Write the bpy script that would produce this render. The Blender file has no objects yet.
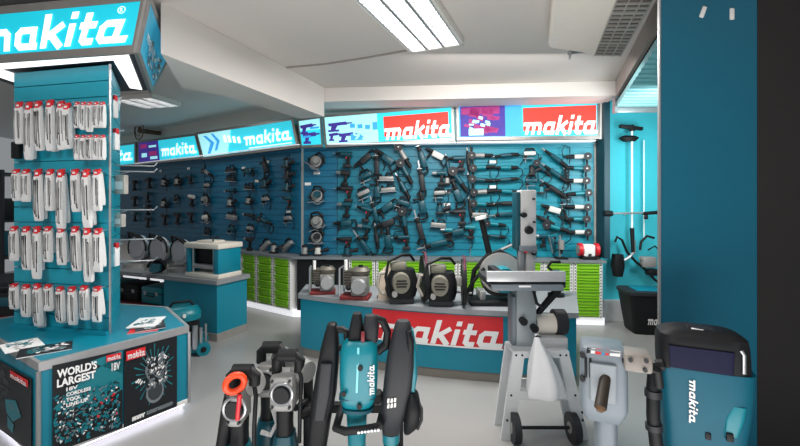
import bpy, bmesh, math, random
from mathutils import Vector, Matrix, Euler
random.seed(7)
S = bpy.context.scene
COL = S.collection
S.view_settings.view_transform = 'Standard'
S.view_settings.look = 'None'
PI = math.pi
H, F, CX, HY = 1.75, 400.0, 400.0, 203.0      # eye height, focal length, centre column and horizon row

# ------------------------------------------------------------------ helpers
def W(px, py, Y):
    return Vector(((px-CX)/F*Y, Y, H-(py-HY)/F*Y))
def G(px, py, z=0.0):
    Y = F*(H-z)/(py-HY)
    return Vector(((px-CX)/F*Y, Y, z))

_m = {}
def mat(name, rgb, rough=.5, metal=0.0, emit=0.0, var=.12, scale=12.0, alpha=1.0, spec=.5):
    if name in _m: return _m[name]
    m = bpy.data.materials.new(name); m.use_nodes = True
    nt = m.node_tree; b = nt.nodes['Principled BSDF']
    col = (*rgb, 1)
    b.inputs['Roughness'].default_value = rough
    b.inputs['Metallic'].default_value = metal
    b.inputs['Specular IOR Level'].default_value = spec
    tc = nt.nodes.new('ShaderNodeTexCoord')
    nz = nt.nodes.new('ShaderNodeTexNoise'); nz.inputs['Scale'].default_value = scale; nz.inputs['Detail'].default_value = 4
    mx = nt.nodes.new('ShaderNodeMix'); mx.data_type = 'RGBA'
    mx.inputs[6].default_value = tuple(c*(1-var) for c in rgb)+(1,)
    mx.inputs[7].default_value = tuple(min(1, c*(1+var)) for c in rgb)+(1,)
    nt.links.new(tc.outputs['Object'], nz.inputs['Vector'])
    nt.links.new(nz.outputs['Fac'], mx.inputs[0])
    nt.links.new(mx.outputs[2], b.inputs['Base Color'])
    if emit > 0:
        nt.links.new(mx.outputs[2], b.inputs['Emission Color'])
        b.inputs['Emission Strength'].default_value = emit
    if alpha < 1: b.inputs['Alpha'].default_value = alpha
    _m[name] = m
    return m

class MB:
    def __init__(s): s.bm = bmesh.new()
    def _xf(s, vs, M):
        if M is not None: bmesh.ops.transform(s.bm, matrix=M, verts=vs)
    def box(s, c, d, rot=None, bev=0.0, M=None):
        r = bmesh.ops.create_cube(s.bm, size=1.0); vs = r['verts']
        R = Matrix.Identity(4) if rot is None else Euler(rot).to_matrix().to_4x4()
        X = Matrix.Translation(Vector(c)) @ R @ Matrix.Diagonal((*d, 1))
        if M is not None: X = M @ X
        bmesh.ops.transform(s.bm, matrix=X, verts=vs)
        if bev > 0:
            es = list({e for v in vs for e in v.link_edges})
            bmesh.ops.bevel(s.bm, geom=es, offset=bev, segments=2, affect='EDGES', profile=.5)
        return s
    def cyl(s, p0, p1, r0, r1=None, n=14):
        p0, p1 = Vector(p0), Vector(p1); r1 = r0 if r1 is None else r1
        d = p1-p0; L = d.length
        q = d.to_track_quat('Z', 'Y').to_matrix().to_4x4()
        bmesh.ops.create_cone(s.bm, cap_ends=True, segments=n, radius1=max(r0, 1e-4), radius2=max(r1, 1e-4), depth=L,
                              matrix=Matrix.Translation((p0+p1)/2) @ q)
        return s
    def ball(s, c, r, sc=(1, 1, 1), n=12):
        bmesh.ops.create_uvsphere(s.bm, u_segments=n, v_segments=max(6, n//2+1), radius=r,
                                  matrix=Matrix.Translation(Vector(c)) @ Matrix.Diagonal((*sc, 1)))
        return s
    def rings(s, rings, cap=True, closed=False):
        vr = [[s.bm.verts.new(p) for p in r] for r in rings]
        n = len(vr[0]); m = len(vr)
        for i in range(m if closed else m-1):
            a, b = vr[i], vr[(i+1) % m]
            for k in range(n):
                try: s.bm.faces.new((a[k], a[(k+1) % n], b[(k+1) % n], b[k]))
                except ValueError: pass
        if cap and not closed:
            s.bm.faces.new(vr[0][::-1]); s.bm.faces.new(vr[-1])
        return s
    def loft(s, secs, n=20, axis='z', p=2.6):
        # secs: (a, b, t, ra, rb): superellipse sections centred (a,b) at height t
        R = []
        for (a, b, t, ra, rb) in secs:
            r = []
            for k in range(n):
                th = 2*PI*k/n; c, q = math.cos(th), math.sin(th)
                u = a+ra*math.copysign(abs(c)**(2/p), c); v = b+rb*math.copysign(abs(q)**(2/p), q)
                r.append((u, v, t) if axis == 'z' else ((t, u, v) if axis == 'x' else (u, t, v)))
            R.append(r)
        return s.rings(R)
    def tube(s, pts, r, n=8, closed=False, r1=None):
        pts = [Vector(p) for p in pts]; m = len(pts); R = []
        up = None
        for i, p in enumerate(pts):
            a = pts[(i-1) % m] if (closed or i > 0) else p
            b = pts[(i+1) % m] if (closed or i < m-1) else p
            t = (b-a).normalized()
            if up is None: up = Vector((0, 0, 1)) if abs(t.z) < .9 else Vector((1, 0, 0))
            x = t.cross(up)
            if x.length < 1e-4: x = t.orthogonal()
            x.normalize(); y = x.cross(t); up = y
            rr = r if r1 is None else r+(r1-r)*i/(m-1)
            R.append([p+x*rr*math.cos(2*PI*k/n)+y*rr*math.sin(2*PI*k/n) for k in range(n)])
        return s.rings(R, closed=closed)
    def prism(s, poly, y0, y1, M=None):
        # polygon in xz, extruded along y
        a = [s.bm.verts.new((x, y0, z)) for x, z in poly]; b = [s.bm.verts.new((x, y1, z)) for x, z in poly]
        n = len(poly)
        s.bm.faces.new(a); s.bm.faces.new(b[::-1])
        for k in range(n): s.bm.faces.new((a[(k+1) % n], a[k], b[k], b[(k+1) % n]))
        s._xf(a+b, M); return s
    def slab(s, poly, z0, z1):
        a = [s.bm.verts.new((p[0], p[1], z0)) for p in poly]; b = [s.bm.verts.new((p[0], p[1], z1)) for p in poly]
        n = len(poly)
        s.bm.faces.new(a[::-1]); s.bm.faces.new(b)
        for k in range(n): s.bm.faces.new((a[k], a[(k+1) % n], b[(k+1) % n], b[k]))
        return s
    def hexa(s, q, q2):
        # two matching quads joined into a solid
        a = [s.bm.verts.new(p) for p in q]; b = [s.bm.verts.new(p) for p in q2]
        s.bm.faces.new(a); s.bm.faces.new(b[::-1])
        for k in range(4): s.bm.faces.new((a[(k+1) % 4], a[k], b[k], b[(k+1) % 4]))
        return s
    def poly(s, pts):
        s.bm.faces.new([s.bm.verts.new(p) for p in pts]); return s
    def add(s, other, M=None):
        me = bpy.data.meshes.new('t'); other.bm.to_mesh(me)
        n0 = len(s.bm.verts); s.bm.from_mesh(me); s.bm.verts.ensure_lookup_table()
        if M is not None: bmesh.ops.transform(s.bm, matrix=M, verts=s.bm.verts[n0:])
        bpy.data.meshes.remove(me); return s
    def mesh(s, name, m, recalc=True, smooth=True):
        if recalc: bmesh.ops.recalc_face_normals(s.bm, faces=s.bm.faces)
        me = bpy.data.meshes.new(name); s.bm.to_mesh(me); s.bm.free()
        me.materials.append(m)
        if smooth:
            me.shade_smooth(); me.set_sharp_from_angle(angle=math.radians(38))
        return me

ROOT = {}
def tag(o, label, cat, group=None):
    o['label'] = label; o['category'] = cat
    if group: o['group'] = group
    return o
def thing(name, label, cat, loc=(0, 0, 0), rotz=0.0, group=None, rot=None):
    o = bpy.data.objects.new(name, None); COL.objects.link(o)
    o.empty_display_size = .1
    o.location = loc; o.rotation_euler = rot if rot else (0, 0, rotz)
    ROOT[o.name] = Matrix.Translation(Vector(loc)) @ o.rotation_euler.to_matrix().to_4x4()
    return tag(o, label, cat, group)
def part(name, mb, m, parent, world=False, label=None, recalc=True, smooth=True):
    me = mb.mesh(name, m, recalc, smooth) if isinstance(mb, MB) else mb
    o = bpy.data.objects.new(name, me); COL.objects.link(o); o.parent = parent
    ROOT[o.name] = ROOT[parent.name]
    if world: me.transform(ROOT[parent.name].inverted())
    if label: o['label'] = label
    return o
def solo(name, mb, m, label, cat, group=None, origin=None, smooth=True):
    me = mb.mesh(name, m, smooth=smooth); o = bpy.data.objects.new(name, me); COL.objects.link(o)
    if origin is not None:
        me.transform(Matrix.Translation(-Vector(origin))); o.location = origin
    return tag(o, label, cat, group)
def struct(name, mb, m, parent=None, smooth=False):
    me = mb.mesh(name, m, smooth=smooth); o = bpy.data.objects.new(name, me); COL.objects.link(o)
    if parent: o.parent = parent
    else: o['kind'] = 'structure'
    return o

class Quad:
    """four corners tl,tr,br,bl of a flat-ish face; u right, v down"""
    def __init__(s, tl, tr, br, bl):
        s.c = [Vector(p) for p in (tl, tr, br, bl)]
        n = (s.c[1]-s.c[0]).cross(s.c[3]-s.c[0]).normalized()
        if n.dot(s.c[0]-Vector((0, 0, H))) > 0: n = -n
        s.n = n
    def p(s, u, v, off=0.0):
        a = s.c[0].lerp(s.c[1], u); b = s.c[3].lerp(s.c[2], u)
        return a.lerp(b, v)+s.n*off
    def sub(s, u0, v0, u1, v1):
        return Quad(s.p(u0, v0), s.p(u1, v0), s.p(u1, v1), s.p(u0, v1))
    def flip(s): s.n = -s.n; return s
def decal(q, polys, off):
    mb = MB()
    for pl in polys: mb.poly([q.p(u, v, off) for u, v in pl])
    return mb
def plate(mb, q, th, off=0.0):
    """solid plate, face raised by off, body behind"""
    mb.hexa([q.p(*k, off) for k in ((0, 0), (1, 0), (1, 1), (0, 1))], [q.p(*k, off-th) for k in ((0, 0), (1, 0), (1, 1), (0, 1))])
    return mb
def frame(mb, q, wu, wv, th, off):
    for a in ((0, 0, 1, wv), (0, 1-wv, 1, 1), (0, wv, wu, 1-wv), (1-wu, wv, 1, 1-wv)):
        plate(mb, q.sub(*a), th, off)
    return mb

# ---- lettering: brand word drawn with strokes, other words from the built-in font
def stroke(pts, w, out):
    for i in range(len(pts)-1):
        a, b = Vector(pts[i]), Vector(pts[i+1]); d = (b-a).normalized(); n = Vector((-d.y, d.x))*w/2
        e = d*w*.28
        a2 = a-(e if i > 0 else d*0); b2 = b+(e if i < len(pts)-2 else d*0)
        out.append([a2+n, b2+n, b2-n, a2-n])
def brand_polys():
    P = []; w = .3; x = .3
    def put(strokes, adv, ww=w):
        nonlocal x
        for st in strokes: stroke([(x+a, b) for a, b in st], ww, P)
        x += adv
    put([[(-.32, .86), (.2, .86)], [(.15, 0), (.15, .95)], [(.1, .86), (.62, .86), (.75, .72), (.75, 0)], [(.7, .86), (1.22, .86), (1.35, .72), (1.35, 0)]], 1.72)
    A = [[(.85, .86), (.3, .86), (.15, .7), (.15, .3), (.3, .14), (.85, .14)], [(.86, 1.0), (.86, 0)]]
    put(A+[[(.8, .13), (1.1, .13)]], 1.26)
    put([[(.15, 0), (.15, 1.5)], [(.25, .48), (.92, 1.02)], [(.4, .6), (.98, -.02)]], 1.16)
    put([[(.15, 0), (.15, 1.0)], [(.15, 1.2), (.15, 1.5)]], .5)
    put([[(.28, 1.4), (.28, .25), (.4, .14), (.78, .14)], [(0, .86), (.74, .86)]], .9)
    put(A+[[(.8, .13), (1.42, .13)]], 1.4)
    P = [[Vector((p.x+.27*p.y, p.y)) for p in pl] for pl in P]
    xs = [p.x for pl in P for p in pl]; x0, x1 = min(xs), max(xs)
    return [[((p.x-x0)/(x1-x0), 1-p.y/1.5) for p in pl] for pl in P]
BRAND = brand_polys()
def brand(q, off): return decal(q, BRAND, off)
def brand_rev(q, off): return decal(q, BRAND, off)
_tx = {}
def text_polys(s, bold=.02, shear=0.0):
    k = (s, bold, shear)
    if k in _tx: return _tx[k]
    cu = bpy.data.curves.new('words', 'FONT'); cu.body = s; cu.offset = bold; cu.shear = shear; cu.resolution_u = 3
    o = bpy.data.objects.new('words', cu); COL.objects.link(o)
    dg = bpy.context.evaluated_depsgraph_get(); dg.update()
    me = bpy.data.meshes.new_from_object(o.evaluated_get(dg))
    vs = [v.co.copy() for v in me.vertices]; fs = [tuple(f.vertices) for f in me.polygons]
    bpy.data.objects.remove(o); bpy.data.curves.remove(cu); bpy.data.meshes.remove(me)
    x0, x1 = min(v.x for v in vs), max(v.x for v in vs); y0, y1 = min(v.y for v in vs), max(v.y for v in vs)
    r = [[((vs[i].x-x0)/(x1-x0), 1-(vs[i].y-y0)/(y1-y0)) for i in f] for f in fs]
    _tx[k] = r; return r
def words(q, s, off, bold=.02, shear=0.0): return decal(q, text_polys(s, bold, shear), off)

# ------------------------------------------------------------------ materials
def srgb(r, g, b):
    f = lambda c: (c/255/12.92) if c/255 <= .04045 else ((c/255+.055)/1.055)**2.4
    return (f(r), f(g), f(b))
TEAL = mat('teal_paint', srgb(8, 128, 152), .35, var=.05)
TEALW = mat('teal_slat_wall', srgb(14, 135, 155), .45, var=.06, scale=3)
TEALWL = mat('teal_slat_wall_shaded', srgb(10, 104, 138), .45, var=.06, scale=3)  # same slat teal, with the weaker light towards the left put into the colour
TEALP = mat('teal_pillar_paint', srgb(6, 98, 124), .5, var=.05, scale=2)
TEALB = mat('bright_teal_board', srgb(60, 188, 204), .45, var=.04, scale=2)
TOOLT = mat('tool_teal_plastic', srgb(0, 118, 132), .35, var=.08)
TOOLTD = mat('tool_dark_teal_plastic', srgb(4, 70, 84), .4, var=.1)
BLK = mat('black_rubber', srgb(17, 19, 22), .55, var=.2, spec=.3)
BLK2 = mat('dark_grey_plastic', srgb(38, 40, 44), .5, var=.12, spec=.35)
CHAR = mat('charcoal_wall', srgb(52, 51, 51), .9, var=.03, scale=2, spec=.1)
SIL = mat('brushed_aluminium', srgb(176, 178, 180), .35, .75, var=.1, scale=20)
CAST = mat('cast_grey_metal', srgb(150, 150, 148), .45, .3, var=.15, scale=25)
GREYP = mat('grey_enamel', srgb(152, 160, 164), .4, var=.05)
GREYM = mat('grey_blue_enamel', srgb(112, 122, 130), .45, var=.06)
WHITE = mat('white_plastic', srgb(232, 232, 230), .5, var=.03)
BAG = mat('white_cloth', srgb(225, 226, 228), .9, var=.05)
CREAM = mat('cream_enamel', srgb(226, 218, 206), .5, var=.03)
CEIL = mat('white_ceiling_paint', srgb(222, 214, 209), .9, var=.03, scale=1.5)
CEILD = mat('white_beam_paint', srgb(226, 221, 216), .9, var=.03, scale=1.5)
FLOORM = mat('grey_vinyl_floor', srgb(146, 146, 145), .32, var=.07, scale=1.8)
TOPM = mat('grey_worktop', srgb(138, 142, 146), .35, var=.12, scale=30)
KICK = mat('beige_plinth', srgb(140, 134, 126), .5, var=.1)
GREEN = mat('green_drawer_plastic', srgb(150, 214, 44), .4, var=.05)
GREEND = mat('green_drawer_lip', srgb(98, 164, 22), .4, var=.05)
RED = mat('red_enamel', srgb(206, 28, 40), .4, var=.05)
REDP = mat('red_print', srgb(214, 36, 44), .5, var=.03)
ORANGE = mat('orange_plastic', srgb(232, 72, 26), .4, var=.06)
PACK = mat('clear_blister_pack', srgb(226, 226, 226), .35, var=.12, scale=30)
PACKD = mat('dark_blade_steel', srgb(58, 58, 60), .35, .3, var=.3, scale=30)
PAPER = mat('white_print', srgb(240, 240, 240), .6, var=.02)
BLKP = mat('black_print', srgb(14, 20, 26), .45, var=.1)
TEALPR = mat('teal_print', srgb(20, 120, 132), .45, var=.1)
GREYPR = mat('grey_print', srgb(120, 128, 134), .5, var=.2)
BROWN = mat('brown_rubber', srgb(96, 74, 52), .6, var=.2)
BLUEK = mat('bright_blue_plastic', srgb(30, 130, 190), .35, var=.1)
E_CY = mat('lit_cyan_print', srgb(48, 205, 226), .6, emit=.75, var=.08, scale=3)
E_CYL = mat('lit_pale_cyan_print', srgb(165, 236, 242), .6, emit=.75, var=.08, scale=3)
E_CYK = mat('lit_turquoise_print', srgb(14, 192, 214), .6, emit=.6, var=.06, scale=2)
E_BLU = mat('lit_sky_blue_print', srgb(60, 160, 226), .6, emit=.7, var=.1, scale=3)
E_PUR = mat('lit_violet_print', srgb(62, 46, 140), .6, emit=.6, var=.25, scale=8)
E_MAG = mat('lit_magenta_print', srgb(152, 40, 110), .6, emit=.6, var=.25, scale=8)
E_RED = mat('lit_red_print', srgb(238, 56, 44), .6, emit=.7, var=.03)
E_WHT = mat('lit_white_print', srgb(255, 255, 255), .6, emit=.75, var=.0)
E_TUBE = mat('glowing_tube', (1, 1, 1), .5, emit=7.0, var=0)
E_PAN = mat('glowing_light_panel', (1, .98, .95), .5, emit=1.3, var=0)
E_LED = mat('led_strip', (.93, .88, 1.0), .5, emit=5.0, var=0)
E_PLI = mat('lit_white_plinth', (.95, .95, 1.0), .5, emit=.55, var=0)

# ------------------------------------------------------------------ camera
cam = bpy.data.cameras.new('camera'); co = bpy.data.objects.new('camera', cam); COL.objects.link(co)
cam.sensor_width = 36; cam.lens = 36*F/800; cam.shift_y = -(223-HY)/800
co.location = (0, 0, H); co.rotation_euler = (PI/2, 0, 0); cam.clip_end = 100
S.camera = co

# ------------------------------------------------------------------ walls as plan lines
class Wall:
    def __init__(s, a, b):
        s.a, s.b = Vector(a), Vector(b); d = (s.b-s.a).normalized(); s.d = d
        s.n = Vector((d.y, -d.x))                     # towards the room
        s.rz = math.atan2(d.y, d.x)
    def xy(s, px, off=0.0):
        a = s.a+s.n*off; k = (px-CX)/F
        # (k t, t) on the line a + d*u
        t = (a.x*s.d.y-a.y*s.d.x)/(k*s.d.y-s.d.x)
        return Vector((k*t, t))
    def p(s, px, py, off=0.0):
        q = s.xy(px, off); return Vector((q.x, q.y, H-(py-HY)/F*q.y))
    def z(s, px, z, off=0.0):
        q = s.xy(px, off); return Vector((q.x, q.y, z))
MAIN = Wall((-1.55, 6.42), (3.0, 6.0))
LEFT = Wall((-8.0, 10.7), (-1.55, 6.42))
CZ = 3.4
# ------------------------------------------------------------------ room shell
struct('floor', MB().box((0, 5.5, -.05), (20, 13, .1)), FLOORM)
struct('ceiling', MB().box((0, 5.5, CZ+.05), (20, 13, .1)), CEIL)
WALLM = mat('white_wall_paint', srgb(214, 208, 200), .9, var=.03, scale=1.5)
def wall_box(w, a, b, th, z0, z1, off=0.0):
    A, B = Vector(a)+w.n*off, Vector(b)+w.n*off
    C, D = B-w.n*th, A-w.n*th
    return MB().slab([A, B, C, D], z0, z1)
struct('wall_back', wall_box(MAIN, MAIN.a, MAIN.b, .15, 0, CZ), WALLM)
struct('wall_left', wall_box(LEFT, LEFT.a, LEFT.b, .15, 0, CZ), WALLM)
# right-hand board wall behind the trimmers
RB = Wall((3.02, 6.02), (4.3, 6.0))
struct('wall_right', MB().slab([(3.02, 6.02), (4.4, 6.02), (4.4, 6.17), (3.02, 6.17)], 0, CZ), TEALB)
struct('trim_1', MB().slab([(3.04, 5.93), (4.4, 5.93), (4.4, 6.018), (3.04, 6.018)], 0, .3), mat('pale_plinth', srgb(200, 204, 206), .5))
# side return at the end of the display wall
struct('trim_2', MB().slab([(2.94, 5.75), (3.02, 5.75), (3.02, 6.0), (2.94, 6.0)], .95, 3.3), mat('dark_teal_edge', srgb(16, 60, 72), .5))
# ceiling beams
bm = MB(); A = [(-1.964, 3.285), (-1.08, 5.70), (-1.45, 5.84), (-2.02, 4.6), (-2.33, 4.28)]
struct('trim_3', bm.slab(A, 2.98, CZ-.002), CEILD)
struct('trim_4', MB().slab([(-1.12, 5.72), (2.98, 5.38), (2.99, 5.97), (-1.5, 6.38), (-1.45, 5.84)], 3.2, CZ-.004), CEILD)
# joint strip across the ceiling
pts = [(-1.38, 4.84), (-.9, 4.72), (-.4, 4.52), (.1, 4.28)]
mb = MB()
for i in range(3):
    a, b = Vector(pts[i]), Vector(pts[i+1])
    mb.slab([a, b, b+Vector((0, .035)), a+Vector((0, .035))], CZ-.012, CZ-.001)
struct('trim_5', mb, mat('ceiling_joint', srgb(170, 160, 154), .8))
# grey bulkhead at right with toothed lower edge
a, b = Vector((2.89, 5.36)), Vector((1.80, 2.52)); d = (b-a).normalized(); n = Vector((-d.y, d.x))
if n.x < 0: n = -n
struct('trim_6', MB().slab([a, b, b+n*.12, a+n*.12], 3.17, CZ-.003), mat('grey_bulkhead', srgb(150, 142, 136), .7))
mb = MB(); L = (b-a).length; k = int(L/.07)
for i in range(k):
    c = a+d*(i+.5)*L/k+n*.05
    mb.box((c.x, c.y, 3.15), (.035, .03, .04), rot=(0, 0, math.atan2(d.y, d.x)))
struct('trim_7', mb, BLK)
# ridged aluminium canopy right of the bulkhead
mb = MB()
def bx(y): return a.x+(b.x-a.x)*(y-a.y)/(b.y-a.y)+.025
y = 5.42; nr = 20
prof = []
for i in range(nr):
    y0 = 5.42-i*.14; y1 = y0-.14
    for yy, zz in ((y0, 3.075), (y0-.02, 3.05), (y1+.03, 3.05), (y1+.005, 3.075)): prof.append((yy, zz))
A = [(bx(yy), yy, zz) for yy, zz in prof]; B = [(max(3.7, bx(yy)+.3), yy, zz) for yy, zz in prof]
va = [mb.bm.verts.new(p) for p in A]; vb = [mb.bm.verts.new(p) for p in B]
ua = [mb.bm.verts.new((p[0], p[1], 3.12)) for p in A]; ub = [mb.bm.verts.new((p[0], p[1], 3.12)) for p in B]
for i in range(len(A)-1):
    mb.bm.faces.new((va[i], va[i+1], vb[i+1], vb[i])); mb.bm.faces.new((ua[i], ub[i], ub[i+1], ua[i+1]))
    mb.bm.faces.new((va[i], ua[i], ua[i+1], va[i+1])); mb.bm.faces.new((vb[i], vb[i+1], ub[i+1], ub[i]))
mb.bm.faces.new((va[0], vb[0], ub[0], ua[0])); mb.bm.faces.new((va[-1], ua[-1], ub[-1], vb[-1]))
t = thing('ridged_canopy', 'ridged pale aluminium canopy above the hanging trimmers', 'canopy', (3.3, 5.4, 3.06))
part('panel', mb, mat('pale_teal_aluminium', srgb(150, 214, 220), .45, .1), t, True, smooth=False)
part('front_lip', MB().box((3.32, 5.44, 3.02), (.84, .03, .08), bev=.005).box((2.93, 5.44, 3.07), (.05, .06, .2)), SIL, t, True)
# pillar right and charcoal face
PY = 2.42
x0, x1 = (660-400)/400*PY, (757-400)/400*PY
struct('wall_pillar', MB().slab([(x0, PY), (x1, PY), (x1+.3, PY+.5), (x0+.36, PY+.5)], 0, CZ-.001), TEALP)
struct('trim_8', MB().slab([(x0-.008, PY-.006), (x0+.002, PY-.006), (x0+.002, PY+.012), (x0-.008, PY+.012)], 0, CZ-.001), SIL)
struct('wall_side', MB().slab([(x1+.002, PY+.0), (x1+1.5, PY+.0), (x1+1.5, PY+.15), (x1+.095, PY+.15)], 0, CZ-.001), CHAR)
for (px, py, ang, lb) in ((703, 12, .35, 'left slanted small white hook tag on the teal pillar'), (732, 14, 0, 'upright small white hook tag near the pillar corner')):
    mb = MB(); c = W(px, py, PY-.006)
    mb.box((0, 0, 0), (.026, .012, .07), bev=.005)
    o = solo('wall_tag', mb, WHITE, lb, 'tag'); o.location = c; o.rotation_euler = (0, ang, 0)

# ------------------------------------------------------------------ ceiling lights
def light_fixture(c, ang, wd, ln, label, lamp):
    t = thing('ceiling_light', label, 'ceiling light', (c[0], c[1], CZ), ang, 'louvred ceiling lights')
    hgt = .07
    mb = MB()
    mb.box((0, 0, -.005), (wd, ln, .008))
    for s in (-1, 1):
        mb.box((s*(wd/2-.012), 0, -hgt/2), (.024, ln, hgt)); mb.box((0, s*(ln/2-.012), -hgt/2), (wd, .024, hgt))
    part('frame', mb, mat('white_light_frame', srgb(236, 232, 226), .4), t)
    for i in range(3):
        x = (i-1)*(wd-.05)/3
        tb = MB().cyl((x, -ln/2+.04, -.03), (x, ln/2-.04, -.03), .016, n=10)
        part('tube', tb, E_TUBE, t)
        lv = MB()
        n = 18
        for k in range(n):
            lv.box((x, -ln/2+.03+(ln-.06)*(k+.5)/n, -.062), ((wd-.05)/3-.03, .006, .02))
        for s in (-1, 1): lv.box((x+s*((wd-.05)/6-.006), 0, -.06), (.016, ln-.05, .026))
        part('louvre', lv, mat('louvre_metal', srgb(205, 205, 205), .3, .5), t)
        part('reflector', MB().box((x, 0, -.014), ((wd-.05)/3-.03, ln-.05, .006)), mat('glowing_reflector', (1, 1, 1), .5, emit=1.0, var=0), t)
light_fixture((.13, 3.54), -math.atan2(.39, .92), .58, 1.25, 'large louvred fluorescent ceiling light above the middle of the shop', 1)
light_fixture((-4.0, 6.35), -.25, .75, .6, 'small louvred ceiling light behind the hanging header sign', 0)

def area(name, loc, size, power, rot=(0, 0, 0), col=(1, .97, .93), sy=None):
    l = bpy.data.lights.new(name, 'AREA'); l.energy = power; l.size = size; l.color = col
    if sy: l.shape = 'RECTANGLE'; l.size_y = sy
    o = bpy.data.objects.new(name, l); COL.objects.link(o); o.location = loc; o.rotation_euler = rot
    return o
area('lamp_middle', (.13, 3.54, 3.29), .55, 88, (0, 0, -.4), sy=1.2)
area('lamp_behind', (.0, .3, 3.3), 1.2, 30)
area('lamp_behind_left', (-2.4, 1.0, 3.3), 1.0, 56)
area('display_wall_fill', (1.1, 4.1, 3.25), 1.8, 62, (.45, 0, 0), sy=.4)  # added fill without a fixture, brightens the display wall
area('right_board_fill', (3.2, 4.5, 2.2), .5, 32, (PI/2+.12, 0, 0), (.95, 1, 1), sy=1.2)  # added fill hanging in mid-air, brightens the right board and canopy
area('lamp_back_left', (-4.0, 6.35, 3.29), .6, 14)
area('ceiling_bounce_fill', (.1, .6, .04), 3.4, 100, (PI, 0, 0), (1, .97, .95), 2.0)  # added upward fill on the floor, imitates floor bounce onto the ceiling
area('added_front_fill', (-1.5, -2.2, 2.2), 5, 22, (PI/2+.25, 0, 0), (.96, .98, 1), 2.6)  # added frontal fill behind the camera, no window is modelled
w = bpy.data.worlds.new('world'); S.world = w; w.use_nodes = True
w.node_tree.nodes['Background'].inputs[0].default_value = (.9, .95, 1, 1)
w.node_tree.nodes['Background'].inputs[1].default_value = .27

# ------------------------------------------------------------------ air conditioner under the ceiling
d = Vector((.32, .947)).normalized()
e = Vector((d.y, -d.x))
P0 = Vector((1.43, 3.87))
ac = thing('air_conditioner', 'cream ceiling-hung air conditioner with rounded corner beside the bulkhead', 'air conditioner', (P0.x, P0.y, CZ), math.atan2(d.y, d.x)-PI/2)
# local: x across (right), y along the length (back to front is -y)
sec = [(0, 0), (0, -.12), (.012, -.15), (.03, -.165), (.40, -.27), (.62, -.30), (.64, -.28), (.64, 0)]
def ac_body():
    mb = MB(); Ln = 1.9
    R = []
    for (y, k) in ((.0, .94), (-.03, .985), (-.06, 1.0), (-Ln, 1.0)):
        R.append([(.32+(x-.32)*k, y, z*k) for x, z in sec])
    return mb.rings(R)
part('casing', ac_body(), CREAM, ac)
mb = MB()
mb.hexa([(.405, -.03, -.275), (.62, -.03, -.304), (.62, -1.88, -.304), (.405, -1.88, -.275)], [(.405, -.03, -.265), (.62, -.03, -.294), (.62, -1.88, -.294), (.405, -1.88, -.265)])
g = part('grille', mb, mat('grille_shadow', srgb(96, 92, 88), .6), ac)
mb = MB()
for i in range(26):
    y = -.05-i*.071
    mb.box((.5125, y, -.295), (.215, .014 if i % 4 else .03, .012), rot=(0, .134, 0))
for x in (.405, .48, .555, .62): mb.box((x, -.95, -.277-(x-.405)*.135-.006), (.008, 1.85, .012))
part('grille_bars', mb, mat('grille_grey', srgb(168, 160, 152), .5), g)
part('end_bracket', MB().box((.33, .06, -.2), (.3, .02, .03)).box((.2, .03, -.16), (.02, .08, .2)).box((.46, .03, -.1), (.02, .08, .2)), SIL, ac)

# ------------------------------------------------------------------ slat wall panels
def slat_panel(w, px0, px1, z0, z1, m, label):
    a = w.xy(px0, .03); b = w.xy(px1, .03); mb = MB()
    nn = w.n*.028
    A, B = a, b
    n = int((z1-z0)/.1)
    st = (z1-z0)/n
    for i in range(n):
        mb.slab([A, B, B-nn*.8, A-nn*.8], z0+i*st+.005, z0+(i+1)*st-.005)
    mb.slab([A-nn*.5, B-nn*.5, B-nn, A-nn], z0, z1)
    return solo('slat_panel', mb, m, label, 'wall panel', smooth=False)
ZL = .93
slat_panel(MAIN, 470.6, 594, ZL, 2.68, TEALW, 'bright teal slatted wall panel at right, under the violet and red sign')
slat_panel(MAIN, 337.6, 470, ZL, 2.68, mat('teal_slat_wall_part_shaded', srgb(12, 118, 142), .45, var=.06, scale=3), 'teal slatted wall panel in the middle, under the red sign')  # slat teal darkened a step to stand for less light here
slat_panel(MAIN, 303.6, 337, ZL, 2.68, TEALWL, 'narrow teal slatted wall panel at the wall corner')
slat_panel(LEFT, 205, 300, ZL, 2.68, TEALWL, 'shaded teal slatted wall panel under the long cyan sign')
slat_panel(LEFT, 40, 204.4, ZL, 2.68, mat('teal_slat_wall_deep_shade', srgb(10, 92, 122), .45, var=.06, scale=3), 'shaded teal slatted wall panel at far left behind the mitre saws')  # darkest slat teal: the unlit far left is painted into the colour

# ------------------------------------------------------------------ lightbox signs
def sign_box(w, tl, tr, br, bl, label, off=.17):
    q = Quad(w.p(*tl, off), w.p(*tr, off), w.p(*br, off), w.p(*bl, off))
    base = (q.c[2]+q.c[3])/2
    t = thing('lightbox_sign', label, 'sign', base, 0, 'lightbox signs along the top of the display wall')
    mb = MB(); plate(mb, q.sub(.004, .02, .996, .98), .125, -.004)
    part('panel', mb, E_CY, t, True, smooth=False)
    mb = MB(); frame(mb, q, .018, .085, .135, .008)
    part('frame', mb, mat('sign_frame_metal', srgb(150, 146, 142), .35, .6), t, True, smooth=False)
    return t, q.sub(.018, .085, .982, .915)
def fills(t, q, items, off=.0):
    for i, (nm, polys, m) in enumerate(items):
        part(nm, decal(q, polys, .003+.0025*i+off), m, t, True, recalc=False, smooth=False)
def rect(u0, v0, u1, v1): return [(u0, v0), (u1, v0), (u1, v1), (u0, v1)]
def drill_icon(u, v, su, sv):
    f = lambda pts: [(u+a*su, v+b*sv) for a, b in pts]
    return [f([(0, .1), (.75, 0), (.8, .35), (.05, .42)]), f([(.75, .1), (1, .12), (1, .24), (.78, .28)]), f([(.15, .38), (.4, .38), (.3, .8), (.1, .8)]), f([(0, .78), (.45, .78), (.45, 1), (0, 1)])]
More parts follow.
